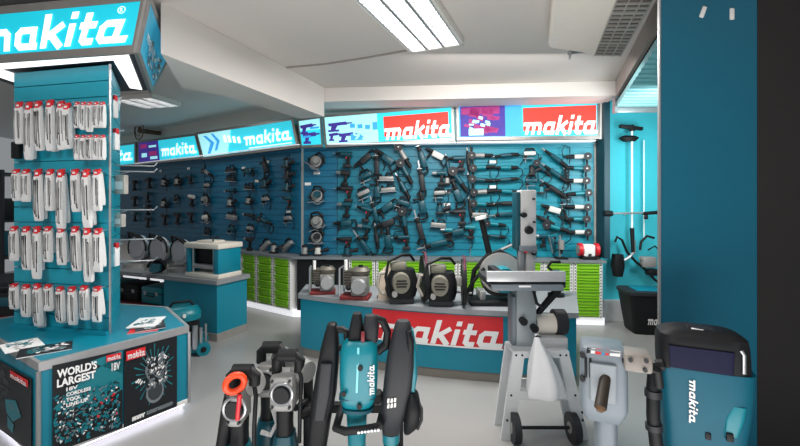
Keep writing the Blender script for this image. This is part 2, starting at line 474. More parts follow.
# S1
t, q = sign_box(MAIN, (322, 115), (453.5, 104), (454.5, 141), (325, 147.5), 'lit cyan sign with red logo block in the middle, left of the violet sign')
fills(t, q, [('pale_patch', [rect(0, 0, .42, 1)], E_CYL), ('tool_picture', drill_icon(.02, .2, .2, .35)+drill_icon(.1, .6, .16, .35)+drill_icon(.02, .58, .1, .3), E_PUR),
    ('blue_patch', [rect(.2+.06*i, .3+.04*(i % 3), .24+.06*i, .45+.04*i) for i in range(4)]+[rect(.2, .66, .3, .9)], E_BLU),
    ('numerals', [[(.22+.17*a, .58+.3*b) for a, b in pl] for pl in text_polys('995', .02)], E_CYL),
    ('logo_block', [rect(.47, .14, .975, .84)], E_RED)])
part('lettering', brand(q.sub(.47, .36, 1.0, .96), .018), E_WHT, t, True, recalc=False, smooth=False)
# S2
t, q = sign_box(MAIN, (456, 103.5), (600, 96.5), (600, 139), (457, 140.5), 'lit sign with violet machine picture and red logo at the right end')
rr = random.Random(3)
blobs = []
for i in range(30):
    u, v = rr.uniform(.02, .25), rr.uniform(.05, .7); a = rr.uniform(.03, .08); b = rr.uniform(.1, .28)
    blobs.append([(u, v), (u+a, v+b*.3), (u+a*.8, v+b), (u-a*.1, v+b*.7)])
fills(t, q, [('blue_patch', [rect(0, 0, .46, 1)], E_BLU), ('violet_patch', [rect(.01, .02, .34, .98)], E_PUR), ('magenta_shapes', blobs[:18]+[rect(.02, .05, .3, .28)], E_MAG), ('white_shapes', [[(u*.6+.06, v*.6+.3) for u, v in b_] for b_ in blobs[22:]]+[rect(.07, .74, .18, .95)], E_CYL),
    ('logo_block', [rect(.47, .14, .99, .84)], E_RED)])
part('lettering', brand(q.sub(.47, .40, 1.0, .96), .018), E_WHT, t, True, recalc=False, smooth=False)
part('end_cap', plate(MB(), Quad(MAIN.p(600.2, 96.5, .18), MAIN.p(602, 96.5, .18), MAIN.p(602, 139, .18), MAIN.p(600.2, 139, .18)), .14), WHITE, t, True, smooth=False)
# narrow corner sign
C1, C2 = MAIN.p(321, 115.5, .17), MAIN.p(323, 147, .17)
q = Quad(MAIN.p(297, 119, .17), C1, C2, MAIN.p(301, 148, .17))
t = thing('lightbox_sign', 'narrow lit sign with violet tool pictures at the wall corner', 'sign', (q.c[2]+q.c[3])/2, 0, 'lightbox signs along the top of the display wall')
part('panel', plate(MB(), q, .12, -.004), E_CY, t, True, smooth=False)
part('frame', frame(MB(), q, .06, .085, .13, .008), mat('sign_frame_metal', (0, 0, 0)), t, True, smooth=False)
q = q.sub(.06, .085, .94, .915)
fills(t, q, [('pale_patch', [rect(0, 0, 1, .4)], E_CYL), ('tool_picture', drill_icon(.02, .15, .8, .4)+drill_icon(.1, .5, .85, .45), E_PUR), ('blue_patch', [rect(.1, .62, .5, .7), rect(.5, .3, .95, .38)], E_BLU)])
# long cyan sign
t, q = sign_box(LEFT, (196, 132.5), (293, 117.5), (299, 147.5), (203, 159.5), 'long lit cyan sign with white zigzag lines and white lettering')
fills(t, q, [('pale_patch', [[(0, 0), (.4, 0), (.3, 1), (0, 1)]], E_CYL), ('zigzag', [[(.06, .1), (.1, .1), (.18, .45), (.1, .9), (.06, .9), (.13, .45)], [(.16, .05), (.19, .05), (.25, .4), (.19, .8), (.16, .8), (.21, .42)]], E_BLU), ('white_lines', [rect(.3+.05*i, .2+.05*i, .33+.05*i, .5+.04*i) for i in range(4)]+[rect(.55, .86, .97, .9)], E_WHT)])
part('lettering', brand(q.sub(.52, .22, .98, .76), .015), E_WHT, t, True, recalc=False, smooth=False)
# violet + cyan sign
t, q = sign_box(LEFT, (138, 141), (195.5, 133.5), (202, 159), (138, 165), 'lit sign half violet and half cyan, left of the long cyan sign')
fills(t, q, [('violet_patch', [rect(0, 0, .38, 1)], E_PUR), ('magenta_shapes', [rect(.03, .1, .16, .3), rect(.2, .5, .34, .7)], E_MAG), ('white_shapes', [rect(.06, .55, .16, .75), rect(.2, .2, .34, .3), rect(.22, .75, .35, .88)], E_CYL)])
part('lettering', brand(q.sub(.42, .25, .98, .8), .012), E_WHT, t, True, recalc=False, smooth=False)
# sign further left
t, q = sign_box(LEFT, (72, 150), (136, 142), (136, 165.5), (72, 171), 'lit cyan sign partly hidden behind the blade kiosk at far left')
part('lettering', brand(q.sub(.3, .2, .98, .8), .012), E_WHT, t, True, recalc=False, smooth=False)
# under-sign light rails
for (w, a, b, z, lb) in ((MAIN, 328, 456, 2.655, 'white light rail under the red sign in the middle'), (MAIN, 457, 596, 2.655, 'white light rail under the violet and red sign'), (LEFT, 204, 297, 2.655, 'white light rail under the long cyan sign'), (LEFT, 134, 203, 2.655, 'white light rail under the half violet sign')):
    A, B = w.xy(a, .2), w.xy(b, .2)
    solo('light_rail', MB().slab([A, B, B-w.n*.165, A-w.n*.165], z-.004, z+.014), mat('lit_rail', (.9, .95, 1), .5, emit=.32, var=0), lb, 'light', 'light rails under the signs', smooth=False)
# brown box over the left signs
mb = MB(); c = LEFT.p(143, 131, .35)
t = thing('wall_fan', 'small brown round wall fan above the left signs', 'fan', c, LEFT.rz)
part('cage', MB().tube([(.2*math.cos(k*PI/8), -.08, .2*math.sin(k*PI/8)) for k in range(16)], .012, closed=True).tube([(.12*math.cos(k*PI/8), -.1, .12*math.sin(k*PI/8)) for k in range(16)], .006, closed=True), BROWN, t)
mb = MB()
for k in range(3):
    a = k*2*PI/3
    mb.box((.09*math.cos(a), -.05, .09*math.sin(a)), (.15, .01, .08), rot=(.4, -a, 0))
part('blade', mb, mat('brown_fan_blade', srgb(120, 108, 98), .5), t)
part('motor', MB().cyl((0, -.09, 0), (0, .12, 0), .05).box((0, .2, 0), (.1, .3, .08)), BROWN, t)
ORD = ['first', 'second', 'third', 'fourth', 'fifth', 'sixth', 'seventh', 'eighth', 'ninth', 'tenth', 'eleventh', 'twelfth']
# ------------------------------------------------------------------ ledge, plinth and green drawer cabinets
def corner(off):
    a = LEFT.a+LEFT.n*off; b = MAIN.a+MAIN.n*off
    den = LEFT.d.x*MAIN.d.y-LEFT.d.y*MAIN.d.x
    t = ((b.x-a.x)*MAIN.d.y-(b.y-a.y)*MAIN.d.x)/den
    return a+LEFT.d*t
LEDG = mat('grey_ledge', srgb(120, 126, 130), .4)
CD = .30
for (w, far, lb) in ((MAIN, Vector((2.93, 0)), 'grey ledge board over the drawer cabinets along the back wall'), (LEFT, None, 'grey ledge board over the drawer cabinets along the left wall')):
    if w is MAIN:
        A0, A1 = corner(.004), corner(CD+.03)
        e = MAIN.xy(596, .004); f = MAIN.xy(604, CD+.03)
        poly = [A0, Vector((2.93, e.y)), Vector((2.93, f.y)), A1]
    else:
        A0, A1 = corner(.004), corner(CD+.03)
        s0 = LEFT.a+LEFT.n*.004+LEFT.d*1.0; s1 = LEFT.a+LEFT.n*(CD+.03)+LEFT.d*1.0
        poly = [s0, A0, A1, s1]
    solo('ledge_board', MB().slab(poly[::-1], .895, .928), LEDG, lb, 'shelf', smooth=False)
    poly2 = []
    if w is MAIN: P = [corner(.01), Vector((2.93, e.y-.006)), Vector((2.93, f.y+.05)), corner(CD-.02)]
    else: P = [s0-LEFT.n*-.006, corner(.01), corner(CD-.02), LEFT.a+LEFT.n*(CD-.02)+LEFT.d*1.0]
    solo('cabinet_plinth', MB().slab(P[::-1], 0, .10), E_PLI, 'glowing white plinth under the cabinets of the '+('back' if w is MAIN else 'left')+' wall', 'plinth', smooth=False)

def drawer_meshes():
    wd, z1 = .40, .79
    cas = MB()
    for s in (-1, 1):
        cas.box((s*(wd/2-.006), -CD/2, z1/2), (.008, CD-.004, z1))
        cas.box((s*(wd/2-.024), -CD+.012, z1/2), (.034, .02, z1))
    cas.box((0, -CD/2, .006), (wd-.02, CD-.01, .012)); cas.box((0, -.008, z1/2), (wd-.02, .012, z1)); cas.box((0, -CD/2, z1-.006), (wd-.02, CD-.01, .012))
    holes = MB()
    for s in (-1, 1):
        for i in range(18): holes.box((s*(wd/2-.024), -CD+.0015, .03+i*.043), (.014, .003, .02))
    dr = MB()
    h = .122
    dr.hexa([(-.155, -CD-.012, h), (.155, -CD-.012, h), (.155, -CD+.01, .012), (-.155, -CD+.01, .012)], [(-.155, -.02, h), (.155, -.02, h), (.155, -.02, .012), (-.155, -.02, .012)])
    lip = MB().box((0, -CD-.013, h-.012), (.30, .012, .018), bev=.003).box((0, -CD-.004, h*.45), (.31, .006, .006))
    return (cas.mesh('casing', WHITE, smooth=False), holes.mesh('perforations', BLK, smooth=False), dr.mesh('drawer', GREEN, smooth=False), lip.mesh('drawer_lip', GREEND, smooth=False))
DM = drawer_meshes()
def cabinet(pos, rz, label):
    t = thing('drawer_cabinet', label, 'cabinet', (pos.x, pos.y, .10), rz, 'green drawer cabinets under the ledge')
    part('casing', DM[0], None, t); part('perforations', DM[1], None, t)
    for k in range(6):
        d = part('drawer', DM[2], None, t); d.location = (0, 0, .015+k*.128)
        l = part('drawer_lip', DM[3], None, d)
    return t
c0 = MAIN.xy(588, CD); c0 = c0-MAIN.n*(CD-.006)
for i in range(9):
    lb = ['green drawer cabinet at the right end under the bench grinder', 'green drawer cabinet beside the band saw, second from the right end'][i] if i < 2 else f'green drawer cabinet behind the counter, {ORD[i]} from the right end of the back wall'
    cabinet(c0-MAIN.d*.41*i, MAIN.rz, lb)
c0b = c0
c0 = corner(CD)-LEFT.n*(CD-.006)-LEFT.d*.24
for i in range(6):
    cabinet(c0-LEFT.d*.41*i, LEFT.rz, f'green drawer cabinet under the left wall, {ORD[i]} from the wall corner')
ue = (c0b-MAIN.a).dot(MAIN.d)-.41*8-.21
mb = MB().slab([corner(.01)+MAIN.d*.03, MAIN.a+MAIN.d*ue+MAIN.n*.01, MAIN.a+MAIN.d*ue+MAIN.n*(CD-.03), corner(CD-.03)+MAIN.d*.06], .102, .89)
solo('black_cabinet', mb, BLK, 'black cabinet in the corner between the green drawers and the counter', 'cabinet', smooth=False)

# ------------------------------------------------------------------ main counter
CL, CR = Vector((-1.167, 4.575)), Vector((1.69, 3.78))
CBL, CBR = Vector((-1.2, 5.12)), Vector((2.08, 4.72))
CHGT = .71
def front(u, inset=0.0):
    p = CL.lerp(CR, u); d = (CR-CL).normalized(); n = Vector((d.y, -d.x))
    return p+n*(.17*4*u*(1-u)-inset)
def counter_poly(ins):
    N = 20
    pts = [front(i/N, ins) for i in range(N+1)]
    c = (CBR-CBL).normalized()
    pts[0] = pts[0]+Vector((ins, 0)); pts[-1] = pts[-1]-Vector((ins, 0))
    return pts+[CBR-Vector((ins, ins)), CBL+Vector((ins, -ins))]
ct = thing('display_counter', 'teal display counter with curved front and red logo panel', 'counter', (.3, 4.6, 0))
part('plinth', MB().slab(counter_poly(.05), 0, .10), KICK, ct, True)
part('body', MB().slab(counter_poly(.02), .10, CHGT-.05), TEAL, ct, True)
part('worktop', MB().slab(counter_poly(0), CHGT-.05, CHGT), TOPM, ct, True)
# logo panel following the curve
def on_front(u, z, off): 
    p = front(u, .02-off); return Vector((p.x, p.y, z))
def u_at(px):
    lo, hi = 0, 1
    for _ in range(40):
        m = (lo+hi)/2; p = front(m); lo, hi = (m, hi) if CX+F*p.x/p.y < px else (lo, m)
    return lo
u0, u1 = u_at(372), u_at(503)
def curved(poly_uv, off, z0, z1, sub=1):
    return [on_front(u0+(u1-u0)*u, z1+(z0-z1)*v, off) for u, v in poly_uv]
def band(a, b, za, zb, off):
    mb = MB(); N = 16
    for i in range(N):
        ua, ub = a+(b-a)*i/N, a+(b-a)*(i+1)/N
        mb.poly([on_front(ua, zb, off), on_front(ub, zb, off), on_front(ub, za, off), on_front(ua, za, off)])
    return mb
zt, zb = .645, .33
lp = part('logo_panel', band(u0, u1, zb, zt, .004), REDP, ct, True, recalc=False)
mb = MB()
for pl in BRAND: mb.poly([on_front(u_at(379)+(u1-u_at(379))*u, .585+(.345-.585)*v, .009) for u, v in pl])
part('lettering', mb, PAPER, lp, True, recalc=False, smooth=False)
part('logo_stripe', band(u0, u1, zb-.004, zb+.012, .007), PAPER, lp, True, recalc=False, smooth=False)

# ------------------------------------------------------------------ left work bench
B0 = Vector((-2.29, 5.0)); bd = Vector((-.92, .39)).normalized(); bq = Vector((.42, .91)).normalized()
be = bq*.52
bench = thing('work_bench', 'teal work bench with grey top and side cabinet, standing behind the kiosk', 'work bench', (B0.x-.6, B0.y+.5, 0))
def bp(u, v): return B0+bd*u+bq*v
part('cabinet_body', MB().slab([bp(.03, .03), bp(.03, .52), bp(1.0, .52), bp(1.0, .03)], .10, .72), TEAL, bench, True)
part('plinth', MB().slab([bp(.02, .02), bp(.02, .53), bp(1.0, .53), bp(1.0, .02)], 0, .10), mat('grey_plinth', srgb(140, 138, 134), .5), bench, True)
part('worktop', MB().slab([bp(0, 0), bp(0, .55), bp(2.7, .55), bp(2.7, 0)], .72, .775), TOPM, bench, True)
for u, v in ((2.0, .05), (2.0, .5), (2.65, .05), (2.65, .5)):
    p = bp(u, v); part('leg', MB().cyl((p.x, p.y, 0), (p.x, p.y, .72), .025), SIL, bench, True)
a, b = bp(2.0, .05), bp(1.5, .05)
part('brace', MB().tube([(a.x, a.y, .7), (bp(2.3, .05).x, bp(2.3, .05).y, .25)], .016), SIL, bench, True)
a, b, c, d_ = bp(1.05, .03), bp(1.05, .5), bp(2.6, .5), bp(2.6, .03)
part('lower_shelf', MB().slab([a, b, c, d_], .30, .33), mat('maroon_shelf', srgb(90, 20, 36), .5), bench, True)

# tool cases under the bench
for i, (u, z, m_, lb) in enumerate(((1.35, .331, TOOLT, 'teal tool case on the lower bench shelf nearest the vacuum cleaner'), (1.85, .331, BLK, 'black tool case on the lower bench shelf, middle'), (2.3, .331, TOOLT, 'teal tool case on the lower bench shelf nearest the kiosk'), (1.4, .002, BLK, 'black tool case on the floor under the bench, right'), (2.1, .002, TOOLTD, 'dark teal tool case on the floor under the bench, left'))):
    p = bp(u, .27); t = thing('tool_case', lb, 'tool case', (p.x, p.y, z), math.atan2(-bd.y, -bd.x), 'tool cases under the bench')
    part('shell', MB().box((0, 0, .12), (.42, .36, .24), bev=.02), m_, t)
    part('seam', MB().box((0, 0, .15), (.425, .365, .012)), BLK2, t)
    part('latch', MB().box((-.12, -.183, .15), (.05, .012, .05), bev=.003), SIL, t); part('latch', MB().box((.12, -.183, .15), (.05, .012, .05), bev=.003), SIL, t)
    part('handle', MB().tube([(-.07, -.18, .12), (-.06, -.21, .12), (.06, -.21, .12), (.07, -.18, .12)], .01), BLK2, t)
# planer on the bench
p = bp(.36, .27)
pl = thing('thickness_planer', 'teal thickness planer with cream top and base on the bench corner', 'planer', (p.x, p.y, .775), math.atan2(-bd.y, -bd.x))
part('base', MB().box((0, 0, .03), (.60, .40, .06), bev=.01), CREAM, pl)
part('top_plate', MB().box((0, 0, .415), (.62, .42, .07), bev=.015).box((-.05, 0, .46), (.3, .2, .03), bev=.01), CREAM, pl)
part('side_cover', MB().box((.245, 0, .22), (.09, .38, .32), bev=.008), TEAL, pl)
part('side_cover', MB().box((-.26, 0, .22), (.06, .38, .32), bev=.008), TEAL, pl)
for x in (-.2, .17):
    for y in (-.15, .15): part('column', MB().cyl((x, y, .05), (x, y, .39), .016), SIL, pl)
part('cutter_head', MB().box((-.02, .02, .27), (.40, .26, .2), bev=.02), BLK, pl)
part('roller', MB().cyl((-.2, -.13, .14), (.17, -.13, .14), .035), SIL, pl)
part('crank_handle', MB().tube([(.1, -.1, .47), (.1, -.1, .52), (.2, -.1, .53)], .01), BLK, pl)

# mitre saws
def mitre_saw(u, v, sc, label, rz=0.0):
    p = bp(u, v)
    t = thing('mitre_saw', label, 'mitre saw', (p.x, p.y, .775), math.atan2(-bd.y, -bd.x)+rz, 'mitre saws on the bench')
    part('base', MB().cyl((0, 0, 0), (0, 0, .05), .17, .16, n=24).box((0, .05, .035), (.40, .12, .07), bev=.01), CAST, t)
    part('fence', MB().box((0, .12, .11), (.40, .025, .08), bev=.005), SIL, t)
    part('blade_guard', MB().cyl((-.02, .01, .27), (-.02, .07, .27), .19, .18, n=28).cyl((-.02, -.005, .27), (-.02, .012, .27), .13, .15, n=24), mat('grey_guard', srgb(186, 188, 194), .4, .3), t)
    part('guard_rim', MB().tube([(-.02+.19*math.cos(k*PI/9-.2), .01, .27+.19*math.sin(k*PI/9-.2)) for k in range(12)], .012), BLK, t)
    part('blade', MB().cyl((-.02, .035, .24), (-.02, .04, .24), .165, n=28), SIL, t)
    part('motor', MB().cyl((0, .08, .28), (.1, .22, .3), .06).box((.02, .16, .2), (.1, .1, .28), bev=.02), TOOLT, t)
    h = part('handle', MB().tube([(-.12, -.03, .42), (-.05, -.09, .50), (.08, -.1, .48), (.14, -.04, .40)], .018), BLK, t)
    part('arm', MB().cyl((.06, .15, .05), (.06, .3, .26), .03), BLK, t)
    t.scale = (sc, sc, sc)
mitre_saw(1.12, .36, 1.0, 'mitre saw with grey round guard next to the planer')
mitre_saw(1.58, .36, 1.04, 'mitre saw with grey round guard, middle of the three')
mitre_saw(2.05, .36, 1.06, 'mitre saw with grey round guard nearest the blade kiosk')
# pale sack-like cover in front
p = bp(2.42, .14)
mb = MB().loft([(0, 0, 0, .14, .1), (0, 0, .06, .19, .13), (.01, 0, .14, .18, .12), (0, 0, .2, .12, .09), (0, 0, .225, .05, .04)], p=2)
o = solo('dust_bag', mb, mat('pale_grey_cloth', srgb(170, 172, 178), .9), 'pale grey rounded dust bag at the bench front beside the kiosk', 'bag'); o.location = (p.x, p.y, .776)
p = bp(1.15, .02)
t = thing('circular_saw', 'dark teal circular saw lying on the bench before the mitre saws', 'saw', (p.x, p.y, .776), .3)
part('base', MB().box((0, 0, .008), (.3, .14, .012)), SIL, t)
part('motor', MB().cyl((-.04, .06, .09), (.02, -.12, .09), .055).box((0, 0, .09), (.14, .1, .1), bev=.02), TOOLTD, t)
part('handle', MB().tube([(-.1, 0, .1), (-.05, 0, .19), (.06, 0, .2), (.12, 0, .1)], .018), BLK, t)
part('blade_guard', MB().cyl((.02, .05, .1), (.02, .09, .1), .095, n=20), BLK, t)

# wet and dry vacuum cleaner in front of the bench
vp = G(186, 355)
vx_s = .88
vx = thing('vacuum_cleaner', 'teal and black vacuum cleaner with upright chrome tubes beside the kiosk', 'vacuum cleaner', vp, .5); vx.scale = (vx_s,)*3
part('base', MB().box((0, .1, .075), (.52, .40, .10), bev=.04), TOOLT, vx)
for s in (-1, 1):
    wh = part('wheel', MB().cyl((.2, .1+s*.2, .085), (.2, .1+s*.25, .085), .085, n=20), TOOLT, vx)
    part('hub', MB().cyl((.2, .1+s*.25, .085), (.2, .1+s*.262, .085), .035), BLK, wh)
part('tank', MB().loft([(-.05, .1, .12, .2, .19), (-.05, .1, .3, .22, .2), (-.05, .1, .46, .21, .19)]), BLK, vx)
lid = part('lid', MB().loft([(-.05, .1, .46, .23, .21), (-.05, .1, .52, .24, .22), (-.05, .1, .6, .2, .18), (-.05, .1, .625, .15, .13)]), TOOLT, vx)
part('control_dial', MB().cyl((-.12, -.10, .54), (-.12, -.14, .54), .03), WHITE, lid); part('control_dial', MB().cyl((-.02, -.10, .54), (-.02, -.14, .54), .022), WHITE, lid)
part('carry_handle', MB().tube([(-.2, .1, .6), (-.15, .1, .68), (.05, .1, .68), (.1, .1, .6)], .016), BLK, lid)
for (x, y, h, r) in ((.1, -.12, .40, .035), (.17, -.10, .36, .02), (.23, -.02, .38, .016)):
    part('chrome_tube', MB().cyl((x, y, .1), (x, y, h), r), SIL, vx)
part('hose', MB().tube([(-.05, -.1, .35), (-.2, -.2, .3), (-.33, -.12, .22), (-.36, .05, .3), (-.25, .2, .4)], .025), BLK, vx)
# dark machine at far left behind the kiosk
lm = thing('generator', 'dark machine with red and teal panels at the left picture edge', 'generator', W(2, 203, 4.6)-Vector((0, 0, H)), .3)
part('body', MB().box((0, 0, .52), (.75, .5, .5), bev=.05), BLK, lm)
part('teal_panel', MB().box((0, -.25, .66), (.5, .02, .1), bev=.01), TOOLTD, lm)
part('red_panel', MB().box((0, -.25, .46), (.6, .02, .08), bev=.01), mat('dark_red_panel', srgb(110, 24, 34), .5), lm)
part('frame', MB().tube([(-.38, -.26, 0), (-.38, -.26, .82), (.38, -.26, .82), (.38, -.26, 0)], .018).tube([(-.38, .26, 0), (-.38, .26, .82), (.38, .26, .82), (.38, .26, 0)], .018), GREYM, lm)
part('tank', MB().loft([(0, 0, .77, .25, .18), (0, 0, .86, .27, .2), (0, 0, .92, .2, .14)]), BLK2, lm)
sh2 = thing('storage_rack', 'dark steel storage rack at the left picture edge behind the generator', 'rack', W(-14, 203, 5.6)-Vector((0, 0, H)))
for x in (-.5, .42):
    for y in (-.2, .2): part('post', MB().box((x, y, 1.1), (.04, .04, 2.2)), BLK2, sh2)
for z in (.5, 1.0, 1.5, 2.15): part('shelf', MB().box((-.04, 0, z), (.98, .46, .03)), BLK2, sh2)
for i, (z, w_, h_, m_, lb) in enumerate(((1.0, .3, .34, TOOLTD, 'teal box on the middle shelf of the far left rack'), (1.5, .34, .3, BLK, 'black box on the upper shelf of the far left rack'), (1.5, .2, .42, GREYM, 'tall grey box on the upper shelf of the far left rack'))):
    c = W(-14, 203, 5.6); mb = MB().box((0, 0, h_/2), (w_, .3, h_), bev=.02).box((0, -.152, h_*.6), (w_*.6, .006, h_*.25))
    o = solo('storage_box', mb, m_, lb, 'box'); o.location = (c.x+(.22, .2, -.2)[i], c.y, z+.016)

# ------------------------------------------------------------------ blade kiosk
K0, K1, K2 = Vector((-3.04, 3.04)), Vector((-2.365, 2.617)), Vector((-1.80, 3.415))
K3, K4, K5 = Vector((-2.35, 4.05)), Vector((-3.25, 4.25)), Vector((-3.75, 3.49))
def inset(poly, d):
    c = sum(poly, Vector((0, 0)))/len(poly)
    return [p+(c-p).normalized()*d for p in poly]
KP = [K1, K2, K3, K4, K5]
kiosk = thing('accessory_kiosk', 'teal kiosk with poster base, slatted pillar and lit header sign', 'kiosk', (-2.75, 3.45, 0))
part('foot', MB().slab(inset(KP, .09), 0, .05), KICK, kiosk, True)
base = part('base_cabinet', MB().slab(inset(KP, .006), .05, .645), TEAL, kiosk, True)
part('led_strip', MB().slab(inset(KP, .05), .022, .049), E_LED, kiosk, True)
mb = MB()
q = KP; qi = inset(KP, .035)
for i in range(5):
    a, b, c, d_ = q[i], q[(i+1) % 5], qi[(i+1) % 5], qi[i]
    mb.slab([a, b, c, d_], .645, .702)
part('top_trim', mb, mat('kiosk_trim', srgb(178, 178, 180), .35, .5), kiosk, True, smooth=False)
part('top', MB().slab(qi, .645, .699), TEAL, kiosk, True)
KW, KL = Wall(K1, K2), Wall(K5, K1)
mb = MB()
for p in (K1, K2):
    mb.cyl((p.x, p.y, .05), (p.x, p.y, .645), .014, n=8)
part('corner_strip', mb, SIL, kiosk, True)
mb = MB()
for w in (KW, KL):
    a, b = w.a+w.n*.002, w.b+w.n*.002
    mb.slab([a, b, b-w.n*.02, a-w.n*.02], .05, .085)
part('bottom_trim', mb, WHITE, kiosk, True)
def poster(w, tl, tr, br, bl, label):
    q = Quad(w.p(*tl, .008), w.p(*tr, .008), w.p(*br, .008), w.p(*bl, .008))
    t = part('poster', plate(MB(), q, .006), BLKP, kiosk, True, label=label, smooth=False)
    return t, q
def scatter(seed, n, u0, v0, u1, v1, smin, smax):
    r = random.Random(seed); out = []
    for _ in range(n):
        u, v = r.uniform(u0, u1), r.uniform(v0, v1); a = r.uniform(smin, smax); b = r.uniform(smin, smax)*.8; k = r.uniform(-.6, .6)
        out.append([(u, v), (u+a, v+a*k), (u+a*1.1, v+b*.5+a*k), (u+a*.2, v+b)])
    return out
# the tool crowd poster
t, q = poster(KW, (52.5, 366), (122.5, 350), (122.5, 428), (52.5, 453), "poster reading WORLD'S LARGEST over a crowd of tools")
def pfill(items):
    for i, (nm, polys, m) in enumerate(items): part(nm, decal(q, polys, .002+.0012*i), m, t, True, recalc=False, smooth=False)
pfill([('teal_haze', [[(0, .5), (.3, .3), (.7, .12), (1, .1), (1, .5), (.5, .62)], [(.5, .05), (1, .0), (1, .3)]], TEALPR),
       ('dark_tools', scatter(1, 110, .02, .36, .9, .93, .03, .10), BLKP), ('teal_tools', scatter(2, 190, .0, .34, .93, .95, .02, .07), TOOLT), ('grey_tools', scatter(3, 130, .02, .38, .93, .94, .012, .04), GREYPR), ('pale_tools', scatter(4, 46, .05, .4, .92, .93, .015, .035), PAPER), ('red_tools', scatter(5, 9, .1, .5, .9, .8, .02, .05), REDP),
       ('logo_block', [rect(.74, .02, .97, .10)], REDP)])
part('lettering', words(q.sub(.05, .05, .60, .15), "WORLD'S", .012, .04), PAPER, t, True, recalc=False, smooth=False)
part('lettering', words(q.sub(.05, .165, .58, .26), "LARGEST", .012, .04), PAPER, t, True, recalc=False, smooth=False)
for i, s in enumerate(('18V', 'CORDLESS', 'TOOL', 'LINE-UP')): part('lettering', words(q.sub(.17, .285+.062*i, .17+(.16, .34, .2, .3)[i], .33+.062*i), s, .012, .04), PAPER, t, True, recalc=False, smooth=False)
part('lettering', brand(q.sub(.755, .035, .96, .09), .012), PAPER, t, True, recalc=False, smooth=False)
part('lettering', words(q.sub(.82, .13, .95, .23), '18V', .012), PAPER, t, True, recalc=False, smooth=False)
# the burst poster
t, q = poster(KW, (124, 349.5), (177, 336), (177, 406), (124, 427.5), 'dark poster with a burst of tools reading HAPPY LONG WEEKEND')
rays = []
for k in range(26):
    a = k*2*PI/26+.1; r1 = .32+.13*((k*7) % 5)/5
    rays.append([(.55+.1*math.cos(a), .42+.1*math.sin(a)), (.55+r1*math.cos(a), .42+r1*math.sin(a)), (.55+r1*math.cos(a+.05), .42+r1*math.sin(a+.05))])
disc = [(.56+.17*math.cos(k*PI/10), .68+.15*math.sin(k*PI/10)) for k in range(20)]
disc2 = [(.56+.14*math.cos(k*PI/10), .67+.12*math.sin(k*PI/10)) for k in range(20)]
pfill([('teal_burst', rays, TEALPR), ('disc_rim', [disc], GREYPR), ('disc_face', [disc2], mat('dark_grey_print', srgb(52, 58, 62), .5)), ('grey_tools', scatter(6, 70, .36, .17, .76, .56, .03, .1), GREYPR), ('dark_tools', scatter(7, 34, .36, .2, .78, .58, .02, .07), BLKP), ('pale_tools', scatter(8, 34, .4, .18, .76, .56, .015, .05), PAPER), ('pale_splash', scatter(9, 8, .18, .42, .36, .5, .02, .05), PAPER), ('logo_block', [rect(.03, .03, .37, .15)], REDP)])
part('lettering', brand(q.sub(.05, .05, .36, .135), .012), PAPER, t, True, recalc=False, smooth=False)
part('lettering', words(q.sub(.13, .90, .37, .955), 'HAPPY', .012, .15), PAPER, t, True, recalc=False, smooth=False)
part('lettering', words(q.sub(.40, .90, .91, .955), 'LONG WEEKEND', .004, .15), GREYPR, t, True, recalc=False, smooth=False)
# left face poster
q0 = KL
t, q = poster(KL, (-20, 350), (31, 379), (31, 452), (-20, 415), 'dark poster with a teal tool on the left side of the kiosk base')
pfill([('grey_shapes', scatter(11, 14, .2, .1, .7, .5, .05, .2), mat('dark_grey_print', (0, 0, 0))), ('teal_tool', [[(.55, .5), (.75, .42), (.85, .6), (.7, .75), (.58, .68)], [(.6, .72), (.72, .78), (.7, .92), (.6, .88)]], TOOLT), ('pale_shapes', scatter(12, 6, .55, .5, .8, .6, .02, .05), GREYPR), ('logo_block', [rect(.66, .03, .97, .13)], REDP)])
part('lettering', brand(q.sub(.68, .045, .96, .115), .012), PAPER, t, True, recalc=False, smooth=False)

# pillar
PLf, PRf = Vector((-3.29, 3.41)), Vector((-2.32, 3.2)); PBR, PBL = Vector((-2.70, 3.86)), Vector((-3.15, 3.95))
pil = [PLf, PRf, PBR, PBL]
PZ = 2.86
mb = MB(); n = 17; z0 = .699
mb.slab(inset(pil, .03), z0, PZ)
for i in range(n):
    a = z0+(PZ-z0)*i/n; b = z0+(PZ-z0)*(i+1)/n
    mb.slab(pil, a+.004, b-.004)
pillar = part('pillar', mb, mat('kiosk_slats', srgb(24, 152, 174), .4, var=.05), kiosk, True, smooth=False)
mb = MB().cyl((PRf.x, PRf.y, .7), (PRf.x, PRf.y, PZ), .009, n=8)
part('pillar_edge', mb, SIL, pillar, True)
part('foot_rail', MB().box(((PLf.x+PRf.x)/2, (PLf.y+PRf.y)/2-.02, .715), ((PRf-PLf).length, .04, .03), rot=(0, 0, math.atan2(PRf.y-PLf.y, PRf.x-PLf.x))), TEAL, pillar, True)

# header
HB = [Vector((-3.66, 3.24)), Vector((-1.946, 2.96)), Vector((-2.50, 4.02)), Vector((-3.75, 4.17))]
HT = [Vector((-3.80, 3.21)), Vector((-1.80, 2.88)), Vector((-2.36, 4.12)), Vector((-3.85, 4.27))]
zb, zt = 2.86, 3.27
v3 = lambda p, z: Vector((p.x, p.y, z))
mb = MB().hexa([v3(p, zb+.02) for p in inset(HB, .012)], [v3(p, zt-.01) for p in inset(HT, .012)])
hd = part('header', mb, mat('dark_header', srgb(30, 40, 52), .4), kiosk, True, smooth=False)
FM = mat('header_frame_metal', srgb(158, 154, 150), .35, .6)
qf = Quad(v3(HT[0], zt), v3(HT[1], zt), v3(HB[1], zb), v3(HB[0], zb))
qs = Quad(v3(HT[1], zt), v3(HT[2], zt), v3(HB[2], zb), v3(HB[1], zb))
part('header_frame', frame(MB(), qf, .03, .14, .03, .004), FM, hd, True, smooth=False)
